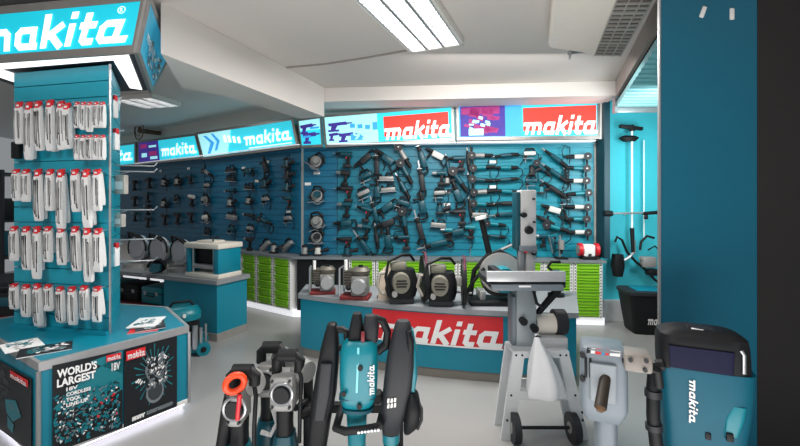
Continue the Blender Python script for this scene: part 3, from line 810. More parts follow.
part('header_frame', frame(MB(), qs, .06, .1, .03, .004), FM, hd, True, smooth=False)
qq = qf.sub(.03, .14, .97, .86)
part('sign_face', decal(qq, [rect(0, 0, 1, 1)], .001), E_CYK, hd, True, recalc=False, smooth=False)
part('lettering', brand(Quad(qf.p(.19, .22, 0), qf.p(.945, .22, 0), qf.p(.945, .80, 0), qf.p(.19, .82, 0)), .008), E_WHT, hd, True, recalc=False, smooth=False)
qr = qf.sub(.88, .2, .915, .32)
ring = lambda r0, r1: [[(.5+r*math.cos(a), .5+r*math.sin(a)) for r, a in ((r0, k*PI/8), (r1, k*PI/8), (r1, (k+1)*PI/8), (r0, (k+1)*PI/8))] for k in range(16)]
part('registered_mark', MB().add(decal(qr, ring(.4, .5), .008)).add(words(qr.sub(.3, .25, .7, .75), 'R', .008)), E_WHT, hd, True, recalc=False, smooth=False)
qq = qs.sub(.06, .1, .94, .9)
part('sign_face', decal(qq, [rect(0, 0, 1, 1)], .001), mat('side_poster_blue', srgb(60, 170, 205), .5, emit=.25), hd, True, recalc=False, smooth=False)
part('side_picture', decal(qq, scatter(21, 30, .3, .35, .9, .85, .03, .14), .003), GREYPR, hd, True, recalc=False, smooth=False)
part('side_picture', decal(qq, scatter(22, 22, .25, .35, .9, .85, .03, .12), .005), PAPER, hd, True, recalc=False, smooth=False)
part('lettering', brand(qq.sub(.1, .42, .5, .62), .007), PAPER, hd, True, recalc=False, smooth=False)
# light panels under the header
def under(a, b, c, d_): return MB().slab([a, b, c, d_], zb-.004, zb+.018)
e1 = lambda i, t_: HB[i].lerp(HB[(i+1) % 4], t_)
part('light_panel', MB().hexa([v3(p, zb+.012) for p in (HB[0].lerp(PLf, .25), HB[1].lerp(PRf, .25), HB[1].lerp(PRf, .75), HB[0].lerp(PLf, .75))], [v3(p, zb+.019) for p in (HB[0].lerp(PLf, .25), HB[1].lerp(PRf, .25), HB[1].lerp(PRf, .75), HB[0].lerp(PLf, .75))]), E_PAN, hd, True, smooth=False)
part('light_panel', MB().hexa([v3(p, zb+.012) for p in (HB[1].lerp(PRf, .3), HB[2].lerp(PBR, .3), HB[2].lerp(PBR, .7), HB[1].lerp(PRf, .85))], [v3(p, zb+.019) for p in (HB[1].lerp(PRf, .3), HB[2].lerp(PBR, .3), HB[2].lerp(PBR, .7), HB[1].lerp(PRf, .85))]), E_PAN, hd, True, smooth=False)
part('light_panel', MB().hexa([v3(p, zb+.012) for p in (HB[0].lerp(PLf, .25), HB[3].lerp(PBL, .25), HB[3].lerp(PBL, .7), HB[0].lerp(PLf, .8))], [v3(p, zb+.019) for p in (HB[0].lerp(PLf, .25), HB[3].lerp(PBL, .25), HB[3].lerp(PBL, .7), HB[0].lerp(PLf, .8))]), E_PAN, hd, True, smooth=False)

# hanging packs
PWALL = Wall(PLf, PRf)
def pack_meshes(seed):
    # unit pack: width 1, height 1 hanging down from z=0, thickness in metres along y
    sl = MB()
    R = []
    for z, k, th, dx in ((-.1, .47, .008, 0), (-.16, .49, .014, 0), (-.5, .5, .02, .02), (-.85, .52, .019, .05), (-.985, .5, .013, .06), (-1.0, .44, .006, .06)):
        R.append([(dx-k, -th, z), (dx+k, -th, z), (dx+k, th*.6, z), (dx-k, th*.6, z)])
    sl.rings(R)
    r = random.Random(seed); st = MB(); gs = MB()
    for k in range(7):
        x = r.uniform(-.42, .40); w_ = r.uniform(.05, .15); z0 = r.uniform(-.34, -.16); z1 = r.uniform(-.95, -.6); dx = r.uniform(.0, .08)
        tgt = st if k < 3 else gs; e = .0003*k
        tgt.hexa([(x-w_/2, -.0205-e, z0), (x+w_/2, -.0205-e, z0), (x+dx+w_/2, -.0215-e, z1), (x+dx-w_/2, -.0215-e, z1)], [(x-w_/2, -.006, z0), (x+w_/2, -.006, z0), (x+dx+w_/2, -.006, z1), (x+dx-w_/2, -.006, z1)])
    lb = MB().box((0, -.003, -.065), (.74, .016, .13), bev=.004)
    lo = MB().box((0, -.0122, -.07), (.4, .002, .04))
    return sl.mesh('sleeve', PACK), st.mesh('blades', PACKD, smooth=False), gs.mesh('printed_strip', mat('pack_grey_print', srgb(150, 150, 150), .5, var=.3, scale=30), smooth=False), lb.mesh('header_card', REDP, smooth=False), lo.mesh('card_stripe', PAPER, smooth=False)
PKMS = [pack_meshes(k) for k in range(6)]
pk_n = [0]
def pack(wl, px, y0, y1, wpx, off, label, rot=0.0, hook=True, group='blade packs on the kiosk'):
    p = wl.p(px, y0, off); s = p.y/F
    t = thing('blade_pack', label, 'blade pack', p, 0, group, rot=(0, rot, wl.rz))
    t.scale = (wpx*s, 1, (y1-y0)*s)
    pk_n[0] += 1; PKM = PKMS[(pk_n[0]*5+pk_n[0]//6) % 6]
    part('sleeve', PKM[0], None, t); part('blades', PKM[1], None, t); part('printed_strip', PKM[2], None, t)
    h = part('header_card', PKM[3], None, t); part('card_stripe', PKM[4], None, h)
    if hook:
        a = wl.p(px, y0+2, .0); b = Vector((*(Vector((p.x, p.y))+wl.n*.035), a.z))
        b.z = p.z-.012; a = Vector((*(Vector((b.x, b.y))-wl.n*(off+.03)), b.z))
        part('hook', MB().tube([a, b, b+Vector((0, 0, .012))], .003, n=6), SIL, pillar, True)
rj = random.Random(5)
rows = [('top row of long packs', [(19, 103, 144), (29, 103, 160), (38, 102, 151), (50, 101, 151), (61, 102, 150), (67, 104, 149)], 8.2),
        ('upper row of small packs', [(77.5, 102, 128), (84, 102, 130), (90, 102, 132), (96.5, 102, 128), (103, 102, 128)], 5.2),
        ('lower row of small packs', [(77.5, 135, 160), (84, 135, 160), (90, 135, 160), (96.5, 135, 160), (103, 135, 160)], 5.2),
        ('second long row', [(16, 170, 201), (26, 170, 202), (38, 170, 221), (50, 170, 211), (61, 170, 229), (75, 170, 212), (86, 170, 228), (97, 170, 211)], 8.3),
        ('third long row', [(14, 227, 261), (26, 227, 270), (37, 227, 279), (48, 227, 262), (61, 228, 265), (75, 227, 271), (87, 228, 282), (98, 229, 272)], 8.3),
        ('bottom row', [(14, 284, 309), (26, 285, 317), (37, 284, 326), (48, 285, 311), (60, 287, 322), (72, 287, 325), (84, 286, 320), (97, 287, 322)], 8.3)]
for rn, lst, wpx in rows:
    for i, (px, y0, y1) in enumerate(lst):
        nm = f'{ORD[i]} from left, {rn} on kiosk'
        pack(PWALL, px, y0, y1, wpx, .085, 'red-topped blade pack, '+nm, rot=rj.uniform(-.03, .03)-(.03 if wpx > 7 else 0))
        if wpx > 7:
            pack(PWALL, px+1.5, y0-1, y1+rj.uniform(-9, 2), wpx*.97, .042, 'blade pack hanging behind the pack '+nm, rot=rj.uniform(-.1, -.03), hook=False)
# side hooks and boxes on the pillar's right face
PSIDE = Wall(PRf, PBR)
def side_item(px, y0, y1, wpx, Y, label, m=PACK, red=True):
    p = W(px, y0, Y); s = Y/F
    t = thing('accessory_pack', label, 'accessory pack', p, PSIDE.rz+PI+.9, 'accessory packs on the kiosk side')
    part('sleeve', MB().box((0, 0, -(y1-y0)*s/2), (wpx*s, .05, (y1-y0)*s), bev=.006), m, t)
    if red: part('header_card', MB().box((0, 0, .012), (wpx*s, .03, .05)), REDP, t)
    part('label_print', MB().box((0, -.0265, -(y1-y0)*s*.55), (wpx*s*.7, .003, (y1-y0)*s*.4)), PAPER if m is not PACK else GREYPR, t)
    d = PSIDE.xy(111, 0)
    e = Vector((p.x, p.y)); f = e-PSIDE.n*.4
    # hook reaching back to the pillar face
    t0 = (PSIDE.a-e).dot(PSIDE.n)
    f = e+PSIDE.n*t0
    part('hook', MB().tube([(f.x, f.y, p.z+.01), (e.x, e.y, p.z+.01), (e.x+PSIDE.n.x*.06, e.y+PSIDE.n.y*.06, p.z+.03)], .004, n=6), SIL, pillar, True)
side_item(114, 100, 118, 5, 3.38, 'red and white accessory pack at the top of the kiosk right side')
side_item(115, 133, 150, 6, 3.38, 'white accessory pack below the top one on the kiosk right side', PAPER)
side_item(121, 175, 194, 12, 3.5, 'square grey accessory box on the kiosk right side', mat('grey_beige_pack', srgb(186, 182, 176), .5), False)
side_item(119, 214, 227, 11, 3.5, 'small grey accessory box under the square one on the kiosk right side', mat('grey_beige_pack', (0, 0, 0)), False)
side_item(115, 247, 266, 6, 3.42, 'white and red accessory pack low on the kiosk right side', PAPER)
for y in (165, 171, 210, 240, 262):
    a = PSIDE.xy(114); p = Vector((a.x, a.y, H-(y-HY)/F*a.y))
    part('hook', MB().tube([p, p+Vector((.28, .1, 0)), p+Vector((.31, .1, .03))], .006, n=6), SIL, pillar, True)
p = PWALL.p(17, 142, .06)
t = thing('pouch', 'small black pouch at the left edge of the kiosk pillar', 'pouch', p, PWALL.rz)
part('body', MB().box((0, 0, -.07), (.07, .05, .14), bev=.01), BLK, t)
part('loop', MB().tube([(-.02, 0, 0), (0, 0, .03), (.02, 0, 0)], .006), BLK, t)
part('hook', MB().tube([PWALL.p(17, 141, -.01), PWALL.p(17, 141, .07)], .004, n=6), SIL, pillar, True)

# magazines and papers on the kiosk top
def magazine(px, py, w_, l_, rz, z, label, cov, seed, group):
    p = G(px, py, .70)
    t = thing('magazine', label, 'magazine', (p.x, p.y, z), rz, group)
    part('pages', MB().box((0, 0, .004), (w_, l_, .006)), PAPER, t)
    c = part('cover', MB().box((0, 0, .008), (w_*1.01, l_*1.01, .002)), cov, t)
    q = Quad((-w_/2, l_/2, .0095), (w_/2, l_/2, .0095), (w_/2, -l_/2, .0095), (-w_/2, -l_/2, .0095)); q.n = Vector((0, 0, 1))
    for k, m_ in enumerate((GREYPR, PAPER, TEALPR)):
        part('cover_print', decal(q, scatter(seed+k, 10, .08, .08, .75, .8, .08, .2), .0006*(k+1)), m_, c, recalc=False, smooth=False)
magazine(146, 328, .21, .29, .4, .7, 'magazine at the bottom of the pile beside the pillar', REDP, 31, 'magazine pile on the kiosk')
magazine(150, 327, .21, .29, .6, .7095, 'middle magazine of the pile beside the pillar', BLKP, 35, 'magazine pile on the kiosk')
magazine(147, 325, .21, .29, .25, .719, 'top magazine of the pile beside the pillar', PAPER, 39, 'magazine pile on the kiosk')
magazine(46, 350, .21, .29, -.9, .7, 'dark picture magazine lying near the kiosk front corner', BLKP, 43, 'magazines at the kiosk corner')
magazine(22, 346, .21, .25, .9, .7, 'pale leaflet lying at the kiosk left edge', PAPER, 47, 'magazines at the kiosk corner')
# ------------------------------------------------------------------ tools hanging on the slat walls
def tool_parts(kind, T):
    P = []
    A = lambda n, mb, m, sm=True: P.append((n, mb.mesh(n, m, smooth=sm), m))
    y = -.065
    if kind == 'angle_grinder':
        A('body', MB().cyl((-.09, y, 0), (.08, y, 0), .036, .039), T)
        A('handle', MB().cyl((.08, y, 0), (.22, y, 0), .034, .028), BLK)
        A('gear_head', MB().box((-.125, y, 0), (.085, .075, .07), bev=.012).cyl((-.125, y, 0), (-.125, y-.056, 0), .011), SIL)
        A('disc_guard', MB().cyl((-.125, y-.045, 0), (-.125, y-.05, 0), .064, n=20), BLK2)
        A('side_handle', MB().cyl((-.125, y, .03), (-.125, y, .14), .014, .018), BLK)
        A('cord', MB().tube([(.22, y, 0), (.27, y, -.02), (.28, y+.01, -.12), (.22, y+.02, -.2), (.14, y+.02, -.16), (.15, y+.02, -.06)], .008, n=6), BLK)
    elif kind == 'cordless_drill':
        A('body', MB().cyl((-.07, y, .05), (.1, y, .05), .036, .04), T)
        A('chuck', MB().cyl((-.07, y, .05), (-.15, y, .05), .03, .016), BLK)
        A('bit', MB().cyl((-.15, y, .05), (-.19, y, .05), .006), SIL)
        A('grip', MB().box((.055, y, -.04), (.05, .044, .15), rot=(0, .15, 0), bev=.012), BLK)
        A('battery', MB().box((.04, y, -.125), (.12, .075, .05), bev=.01), BLK2)
        A('trigger', MB().box((.018, y, .0), (.02, .025, .035), bev=.005), RED)
    elif kind == 'circular_saw':
        A('blade_guard', MB().cyl((0, -.05, 0), (0, -.10, 0), .105, n=24), BLK2)
        A('guard_face', MB().cyl((0, -.10, 0), (0, -.106, 0), .085, .07, n=24), CAST)
        A('blade', MB().cyl((0, -.07, -.035), (0, -.073, -.035), .095, n=24), SIL)
        A('motor', MB().cyl((.02, -.10, .02), (.02, -.19, .02), .052, .046), T)
        A('handle', MB().tube([(-.05, -.1, .08), (-.02, -.12, .14), (.07, -.12, .13), (.13, -.1, .04)], .018), BLK)
        A('base_plate', MB().box((0, -.1, -.09), (.26, .13, .008)), SIL)
        A('knob', MB().ball((-.1, -.12, -.02), .022), BLK)
    elif kind == 'jigsaw':
        A('body', MB().box((0, y, .02), (.2, .065, .07), bev=.018), T)
        A('handle', MB().tube([(-.08, y, .05), (-.06, y, .1), (.06, y, .1), (.1, y, .03)], .016), BLK)
        A('neck', MB().box((-.07, y, -.03), (.05, .05, .06), bev=.008), BLK)
        A('shoe', MB().box((-.03, y, -.065), (.17, .075, .008)), SIL)
        A('blade', MB().box((-.07, y, -.1), (.01, .003, .07)), SIL)
        A('cord', MB().tube([(.1, y, .03), (.15, y, .0), (.15, y, -.12), (.1, y+.02, -.2)], .007, n=6), BLK)
    elif kind == 'rotary_hammer':
        A('body', MB().box((.0, y, 0), (.2, .08, .10), bev=.02), T)
        A('barrel', MB().cyl((-.1, y, .015), (-.19, y, .015), .034, .028), BLK)
        A('chuck', MB().cyl((-.19, y, .015), (-.24, y, .015), .026, .018), BLK2)
        A('handle', MB().tube([(.09, y, .045), (.17, y, .04), (.19, y, -.04), (.16, y, -.11), (.08, y, -.07)], .017), BLK)
        A('side_handle', MB().cyl((-.13, y, 0), (-.14, y-.01, -.13), .015, .018), BLK)
        A('cord', MB().tube([(.16, y, -.11), (.19, y, -.18), (.17, y+.02, -.28), (.1, y+.02, -.32)], .008, n=6), BLK)
    elif kind == 'reciprocating_saw':
        A('body', MB().box((.0, y, 0), (.24, .07, .075), bev=.02), T)
        A('nose', MB().box((-.15, y, -.005), (.09, .055, .06), bev=.015), BLK)
        A('blade', MB().box((-.25, y, -.01), (.13, .003, .02)), SIL)
        A('handle', MB().tube([(.11, y, .03), (.18, y, .02), (.2, y, -.05), (.15, y, -.09), (.09, y, -.03)], .016), BLK)
        A('shoe', MB().box((-.2, y, -.01), (.01, .05, .07)), SIL)
    elif kind == 'planer':
        A('body', MB().box((.0, y, -.01), (.26, .08, .07), bev=.018), T)
        A('base_plate', MB().box((0, y, -.05), (.29, .085, .012)), SIL)
        A('handle', MB().tube([(-.02, y, .02), (.0, y, .08), (.09, y, .08), (.12, y, .02)], .017), BLK)
        A('knob', MB().ball((-.1, y, .05), .026), BLK)
    elif kind == 'straight_grinder':
        A('body', MB().cyl((-.06, y, 0), (.09, y, 0), .033, .036), T)
        A('neck', MB().cyl((-.06, y, 0), (-.16, y, 0), .024, .018), BLK)
        A('collet', MB().cyl((-.16, y, 0), (-.21, y, 0), .013, .009), SIL)
        A('handle', MB().cyl((.09, y, 0), (.2, y, 0), .033, .026), BLK)
        A('cord', MB().tube([(.2, y, 0), (.26, y, -.03), (.27, y, -.1), (.21, y+.02, -.17)], .008, n=6), BLK)
    elif kind == 'sander':
        A('body', MB().cyl((0, y, -.04), (0, y, .06), .052, .04), T)
        A('grip', MB().ball((0, y, .07), .046, (1, 1, .7)), BLK)
        A('pad', MB().box((0, y, -.06), (.13, .11, .03), bev=.006), BLK2)
        A('dust_bag', MB().loft([(.06, y, -.02, .02, .02), (.1, y, .0, .035, .035), (.16, y, .02, .03, .03)], axis='z') if False else MB().cyl((.04, y, -.01), (.17, y, .03), .02, .035), BLK2)
        A('cord', MB().tube([(0, y, .1), (.06, y, .15), (.1, y, .05), (.1, y+.02, -.16)], .007, n=6), BLK)
    elif kind == 'impact_wrench':
        A('body', MB().cyl((-.05, y, .04), (.09, y, .04), .038, .042), T)
        A('nose', MB().cyl((-.05, y, .04), (-.12, y, .04), .034, .022), SIL)
        A('grip', MB().box((.03, y, -.05), (.045, .042, .14), rot=(0, .1, 0), bev=.012), BLK)
        A('battery', MB().box((.02, y, -.13), (.1, .07, .055), bev=.01), BLK)
    if kind != 'circular_saw': A('hook', MB().cyl((.03, y, .01), (.03, -.001, .01), .006, n=8), SIL)
    else: A('hook', MB().cyl((0, -.05, .03), (0, -.001, .03), .008, n=8), SIL)
    return P
CACHE = {}
KLAB = {'angle_grinder': 'angle grinder', 'cordless_drill': 'cordless drill', 'circular_saw': 'circular saw', 'jigsaw': 'jigsaw', 'rotary_hammer': 'rotary hammer',
        'reciprocating_saw': 'reciprocating saw', 'planer': 'planer', 'straight_grinder': 'straight grinder', 'sander': 'sander', 'impact_wrench': 'impact driver'}
TONE = {'t': (TOOLT, 'teal'), 'd': (TOOLTD, 'dark teal'), 'k': (BLK2, 'dark grey'), 's': (CAST, 'silver-grey'), 'w': (mat('pale_tool_shell', srgb(205, 205, 200), .4), 'pale')}
def hang(wl, px, py, kind, tone, ang, sc, where):
    k = (kind, tone)
    if k not in CACHE: CACHE[k] = tool_parts(kind, TONE[tone][0])
    p = wl.p(px, py, .032)
    t = thing(kind, f'{TONE[tone][1]} {KLAB[kind]}, {where}', KLAB[kind].split(' with')[0], p, 0, 'tools hanging on the slat wall', rot=(0, math.radians(ang), wl.rz))
    sc *= 1.1; t.scale = (sc, sc*.95, sc)
    for n, me, m in CACHE[k]: part(n, me, None, t)
    return t
AG, CD_, CS, JS, RH, RS, PL, SG, SA, IW = 'angle_grinder', 'cordless_drill', 'circular_saw', 'jigsaw', 'rotary_hammer', 'reciprocating_saw', 'planer', 'straight_grinder', 'sander', 'impact_wrench'
# columns counted from the right end of the back wall: (x, [(y, kind, tone, angle, scale), ...])
mainc = [
 (578, [(157, AG, 'w', 180, .8), (168.5, AG, 't', 180, .8), (181, AG, 'w', 180, .8), (193.5, AG, 't', 180, .8), (207, AG, 'w', 180, .8), (219, AG, 't', 180, .8), (232, AG, 'w', 180, .8)]),
 (553, [(158, SG, 'd', 35, 1.0), (173, SG, 'd', 35, 1.0), (189, SG, 'k', 38, 1.0), (210, RH, 'w', 15, .8), (227, AG, 't', 20, .9), (244, PL, 'd', 80, .8)]),
 (530, [(155, JS, 'w', 0, .8), (171, SA, 'k', 0, .8), (182, JS, 'd', 0, .8), (245, CD_, 't', 0, .8)]),
 (505, [(156, SG, 'd', 0, .9), (168, SG, 't', 0, .9), (180, SG, 'd', 0, .9), (191.5, SG, 't', 0, .9), (203.5, SG, 'k', 0, .9), (214, RS, 'd', 0, .75)]),
 (480, [(156, AG, 's', 0, .85), (168, AG, 't', 0, .85), (180, AG, 'd', 0, .85), (192, AG, 's', 0, .85), (204, AG, 't', 0, .85), (214, PL, 's', 0, .8)]),
 (458, [(162, CD_, 'd', 0, .9), (179, AG, 'd', 50, 1.0), (196, RH, 'd', 70, .9), (215, CD_, 'k', 0, .9), (232, RH, 'd', -10, .85)]),
 (439, [(156, RH, 'w', 25, .85), (176, IW, 'd', 0, .9), (194, JS, 's', 0, .8), (209, SA, 'd', 0, .9), (224, PL, 's', 0, .8), (243, RS, 'd', -12, 1.0)]),
 (422, [(160, RS, 'd', 75, 1.0), (183, RS, 'k', 85, 1.0), (207, RH, 'd', 80, .9), (231, RS, 'k', 70, 1.0)]),
 (404, [(155, AG, 's', 55, .95), (171, AG, 'd', 60, .95), (186, SG, 'd', 65, 1.0), (204, JS, 'd', 20, .9), (220, AG, 'd', 75, 1.0), (240, CD_, 'd', 0, .9)]),
 (388, [(160, RH, 'd', 40, .95), (178, PL, 's', 0, .8), (189, PL, 's', 0, .8), (207, RH, 'd', -35, .9), (223, RH, 'k', -20, .9), (241, RH, 'd', 85, .9)]),
 (366, [(159, RH, 'k', -35, .9), (177, JS, 'd', -20, .9), (194, JS, 's', -20, .9), (212, CD_, 'd', 15, .9), (229, IW, 'd', 10, .9), (246, RS, 'd', 50, .9)]),
 (346, [(158, CD_, 'd', 0, .95), (176, IW, 'k', 0, .95), (192, CD_, 'k', 0, .95), (207, IW, 'd', 0, .95), (223, RH, 'd', 0, .8), (242, CD_, 'k', 0, .9)]),
 (318, [(162, CS, 's', 30, .95), (196, CS, 'd', 0, .95), (222, CS, 's', -20, 1.0), (237, CS, 'k', 0, .9)]),
]
mainc += [
 (377, [(168, RS, 'k', 85, .85), (192, RH, 'd', 85, .8), (214, RS, 'd', 80, .85), (236, SG, 'k', 85, .9)]),
 (448, [(166, SG, 'd', 80, .8), (181, SA, 's', 0, .7), (232, IW, 't', 0, .8)]),
 (469, [(160, SG, 'k', 85, .8), (184, SG, 'd', 80, .8), (208, SG, 'k', 85, .8), (230, CD_, 't', 0, .8)]),
 (493, [(224, AG, 't', 10, .75), (236, SG, 'd', 0, .8)]),
 (541, [(168, AG, 'd', 40, .75), (190, SA, 't', 0, .75), (219, SG, 'k', 30, .85), (238, IW, 'd', 0, .75)]),
 (565, [(176, SG, 'k', 75, .6), (201, JS, 'd', 0, .65), (216, SG, 'k', 60, .6)]),
]
nar = [c for c in mainc if c[0] == 318]
mainc = sorted([c for c in mainc if c[0] != 318], key=lambda c: -c[0])+nar
ORD += ['thirteenth', 'fourteenth', 'fifteenth', 'sixteenth', 'seventeenth', 'eighteenth', 'nineteenth']
PLACE = ['tool column at the right end of the wall']+[f'{ORD[i]} tool column from the right end' for i in range(1, len(mainc)-1)]+['narrow corner panel']
rt = random.Random(9)
for (x, items), pn in zip(mainc, PLACE):
    for i, (y, k, tn, a, sc) in enumerate(items):
        hang(MAIN, x+rt.uniform(-1.2, 1.2), y, k, tn, a+rt.uniform(-5, 5), sc, f'{ORD[i]} from the top, {pn}')
leftc = [
 (290, [(164, SA, 'd', 0, .9), (175, SA, 'k', 0, .9), (187, SA, 'd', 0, .9), (201, CD_, 'd', 0, .8), (219, JS, 's', 0, .8), (245, PL, 's', -35, .9)]),
 (268, [(168, RH, 'k', 70, .8), (184, SA, 'd', 0, .9), (200, JS, 's', 0, .8), (221, AG, 'd', 15, .8), (245, PL, 's', -35, .9)]),
 (252, [(171, RH, 'd', 0, .75), (187, PL, 'k', 0, .8), (201, SA, 's', 0, .8), (215, RS, 'k', 0, .7), (229, JS, 's', 0, .8)]),
 (234, [(170, PL, 'k', 0, .85), (179, PL, 'k', 0, .85), (190, RS, 'd', 0, .7), (203, SA, 's', 0, .95), (216, PL, 's', 0, .9), (230, JS, 'd', 0, .8)]),
 (210, [(173, AG, 's', 20, .8), (186, JS, 's', 0, .8), (200, CS, 's', 0, .8), (218, CS, 'w', 0, .8), (232, JS, 'k', 0, .8)]),
 (193, [(178, CD_, 'd', 0, .8), (199, CD_, 'w', 10, .9), (216, CD_, 'k', 0, .8)]),
 (180, [(182, SA, 's', 0, 1.0), (199, JS, 'k', 0, .8), (217, CD_, 'k', 0, .95)]),
 (166, [(183, SA, 's', 0, 1.0), (204, SA, 's', 0, 1.0), (218, CD_, 'k', 0, .9)]),
 (150, [(182, CD_, 'k', 0, .95), (196, CD_, 'd', 0, .95), (208, IW, 'k', 0, .95), (221, CD_, 'k', 0, .9)]),
 (137, [(184, IW, 'k', 0, .95), (200, CD_, 'k', 0, .95), (215, IW, 'd', 0, .9)]),
]
for j, (x, items) in enumerate(leftc):
    pn = f'{ORD[j]} tool column left of the wall corner'
    for i, (y, k, tn, a, sc) in enumerate(items):
        hang(LEFT, x+rt.uniform(-1, 1), y, k, tn, a+rt.uniform(-6, 6), sc, f'{ORD[i]} from the top, {pn}')
# price tags
TAGS = [(MAIN, 317, 173, 'white price tag on the narrow corner panel, upper'), (MAIN, 308, 184, 'white price tag on the narrow corner panel, left of the second saw'), (MAIN, 447, 192, 'white price tag under the red sign right end, upper of two'), (MAIN, 447, 204.5, 'white price tag under the red sign right end, lower of two'),
        (MAIN, 493, 162, 'small white price tag left of the band saw column, high up'), (MAIN, 493, 187, 'small white price tag left of the band saw column top'), (MAIN, 565, 196, 'white price tag beside the right-end tool column'),
        (LEFT, 267.5, 162, 'pale price tag at the top of the second left-wall tool column'), (LEFT, 244, 168, 'pale price tag at the top of the fourth left-wall tool column'), (LEFT, 257.5, 181, 'pale price tag in the middle of the left wall'), (LEFT, 289, 212, 'pale price tag above the silver jigsaw near the wall corner'), (LEFT, 189, 168.5, 'pale price tag high on the far left wall'), (LEFT, 161, 171, 'pale price tag high on the far left wall, leftmost')]
for w, x, y, lb in TAGS:
    mb = MB().box((0, -.012, 0), (.10, .004, .045)).box((0, -.005, .018), (.09, .012, .006))
    p = w.p(x, y, .032); o = solo('price_tag', mb, PAPER, lb, 'price tag', 'price tags on the slat wall', smooth=False); o.location = p; o.rotation_euler = (0, 0, w.rz)

# ------------------------------------------------------------------ tools standing on the ledge
LZ = .929
def led(w, px, off=.17):
    q = w.xy(px, off); return Vector((q.x, q.y, LZ))
p = led(MAIN, 588)
t = thing('bench_grinder', 'white and red bench grinder standing on the right end of the ledge', 'bench grinder', p, MAIN.rz)
part('base', MB().box((0, 0, .02), (.2, .16, .04), bev=.006), BLK, t)
part('motor', MB().box((0, 0, .13), (.17, .15, .18), bev=.03), WHITE, t)
for s in (-1, 1):
    g = part('wheel_guard', MB().cyl((s*.09, 0, .14), (s*.14, 0, .14), .095, n=20), RED, t)
    part('wheel', MB().cyl((s*.139, 0, .14), (s*.15, 0, .14), .07, n=20), CAST, g)
part('switch', MB().box((0, -.076, .07), (.04, .01, .03)), BLK, t)
p = led(MAIN, 561)
t = thing('drill_stand', 'silver drill in a black stand on the ledge left of the bench grinder', 'drill', p, MAIN.rz)
part('base', MB().box((0, 0, .012), (.16, .18, .024), bev=.005), BLK, t)
part('column', MB().cyl((0, .05, .02), (0, .05, .34), .014), SIL, t)
part('body', MB().cyl((0, -.02, .14), (0, -.02, .28), .04).box((0, .02, .24), (.06, .08, .06), bev=.01), CAST, t)
part('chuck', MB().cyl((0, -.02, .14), (0, -.02, .07), .022, .014), BLK, t)
for (w, px, k, tn, lb) in ((LEFT, 252, IW, 'k', 'dark impact driver standing on the ledge above the left drawers'), (LEFT, 277, SA, 's', 'silver sander standing on the left ledge'), (MAIN, 306, SA, 's', 'silver sander on the ledge at the corner, left'), (MAIN, 319, SA, 'w', 'pale sander on the ledge at the corner, right'), (MAIN, 348, SA, 'd', 'dark teal sander on the ledge behind the petrol engines')):
    kk = (k, tn)
    if kk not in CACHE: CACHE[kk] = tool_parts(k, TONE[tn][0])
    p = led(w, px, .12); t = thing(k, lb, KLAB[k], (p.x, p.y, LZ+(.075 if k == SA else .158)), w.rz)
    for n, me, m in CACHE[kk]:
        if n not in ('hook', 'cord'): part(n, me, None, t)

# ------------------------------------------------------------------ machines on the counter
def ctop(px, py): return G(px, py, CHGT)
def engine(px, py, sc, rz, label):
    p = ctop(px, py)
    t = thing('petrol_engine', label, 'engine', p, rz, 'small petrol engines on the counter'); t.scale = (sc,)*3
    part('base', MB().box((0, 0, .02), (.30, .22, .04), bev=.006), mat('dark_red_base', srgb(110, 30, 30), .5), t)
    part('crankcase', MB().box((.05, -.02, .14), (.17, .18, .2), bev=.02), mat('dull_cast_metal', srgb(120, 120, 118), .45, .4, var=.25, scale=25), t)
    mb = MB()
    for i in range(6): mb.box((-.06, .02, .15+i*.028), (.13, .15, .012))
    mb.box((-.06, .02, .2), (.09, .11, .2)); part('cylinder', mb, mat('dark_cast_metal', srgb(96, 92, 84), .5, .4, var=.3, scale=30), t)  # cylinder in a darker, unevenly toned cast metal
    part('recoil_cover', MB().cyl((.05, -.11, .14), (.05, -.145, .14), .085, .07, n=20), SIL, t)
    tk = part('fuel_tank', MB().loft([(.05, 0, .245, .09, .08), (.05, 0, .29, .1, .09), (.05, 0, .325, .07, .06)]), mat('dark_cast_metal', (0, 0, 0)), t)
    part('cap', MB().cyl((.05, 0, .32), (.05, 0, .345), .025), BLK, tk)
    part('exhaust', MB().cyl((-.1, -.03, .28), (-.1, -.03, .40), .018), WHITE, t)
    part('frame', MB().tube([(-.15, -.1, .04), (-.15, -.1, .32), (-.15, .1, .32), (-.15, .1, .04)], .011), SIL, t)
    part('pull_knob', MB().ball((-.06, -.08, .12), .028), BLK, t)
engine(323, 293, .95, .15, 'smaller grey petrol engine on a dark red base at the counter left')
engine(356, 298, 1.05, -.1, 'larger grey petrol engine on a red base, second on the counter')
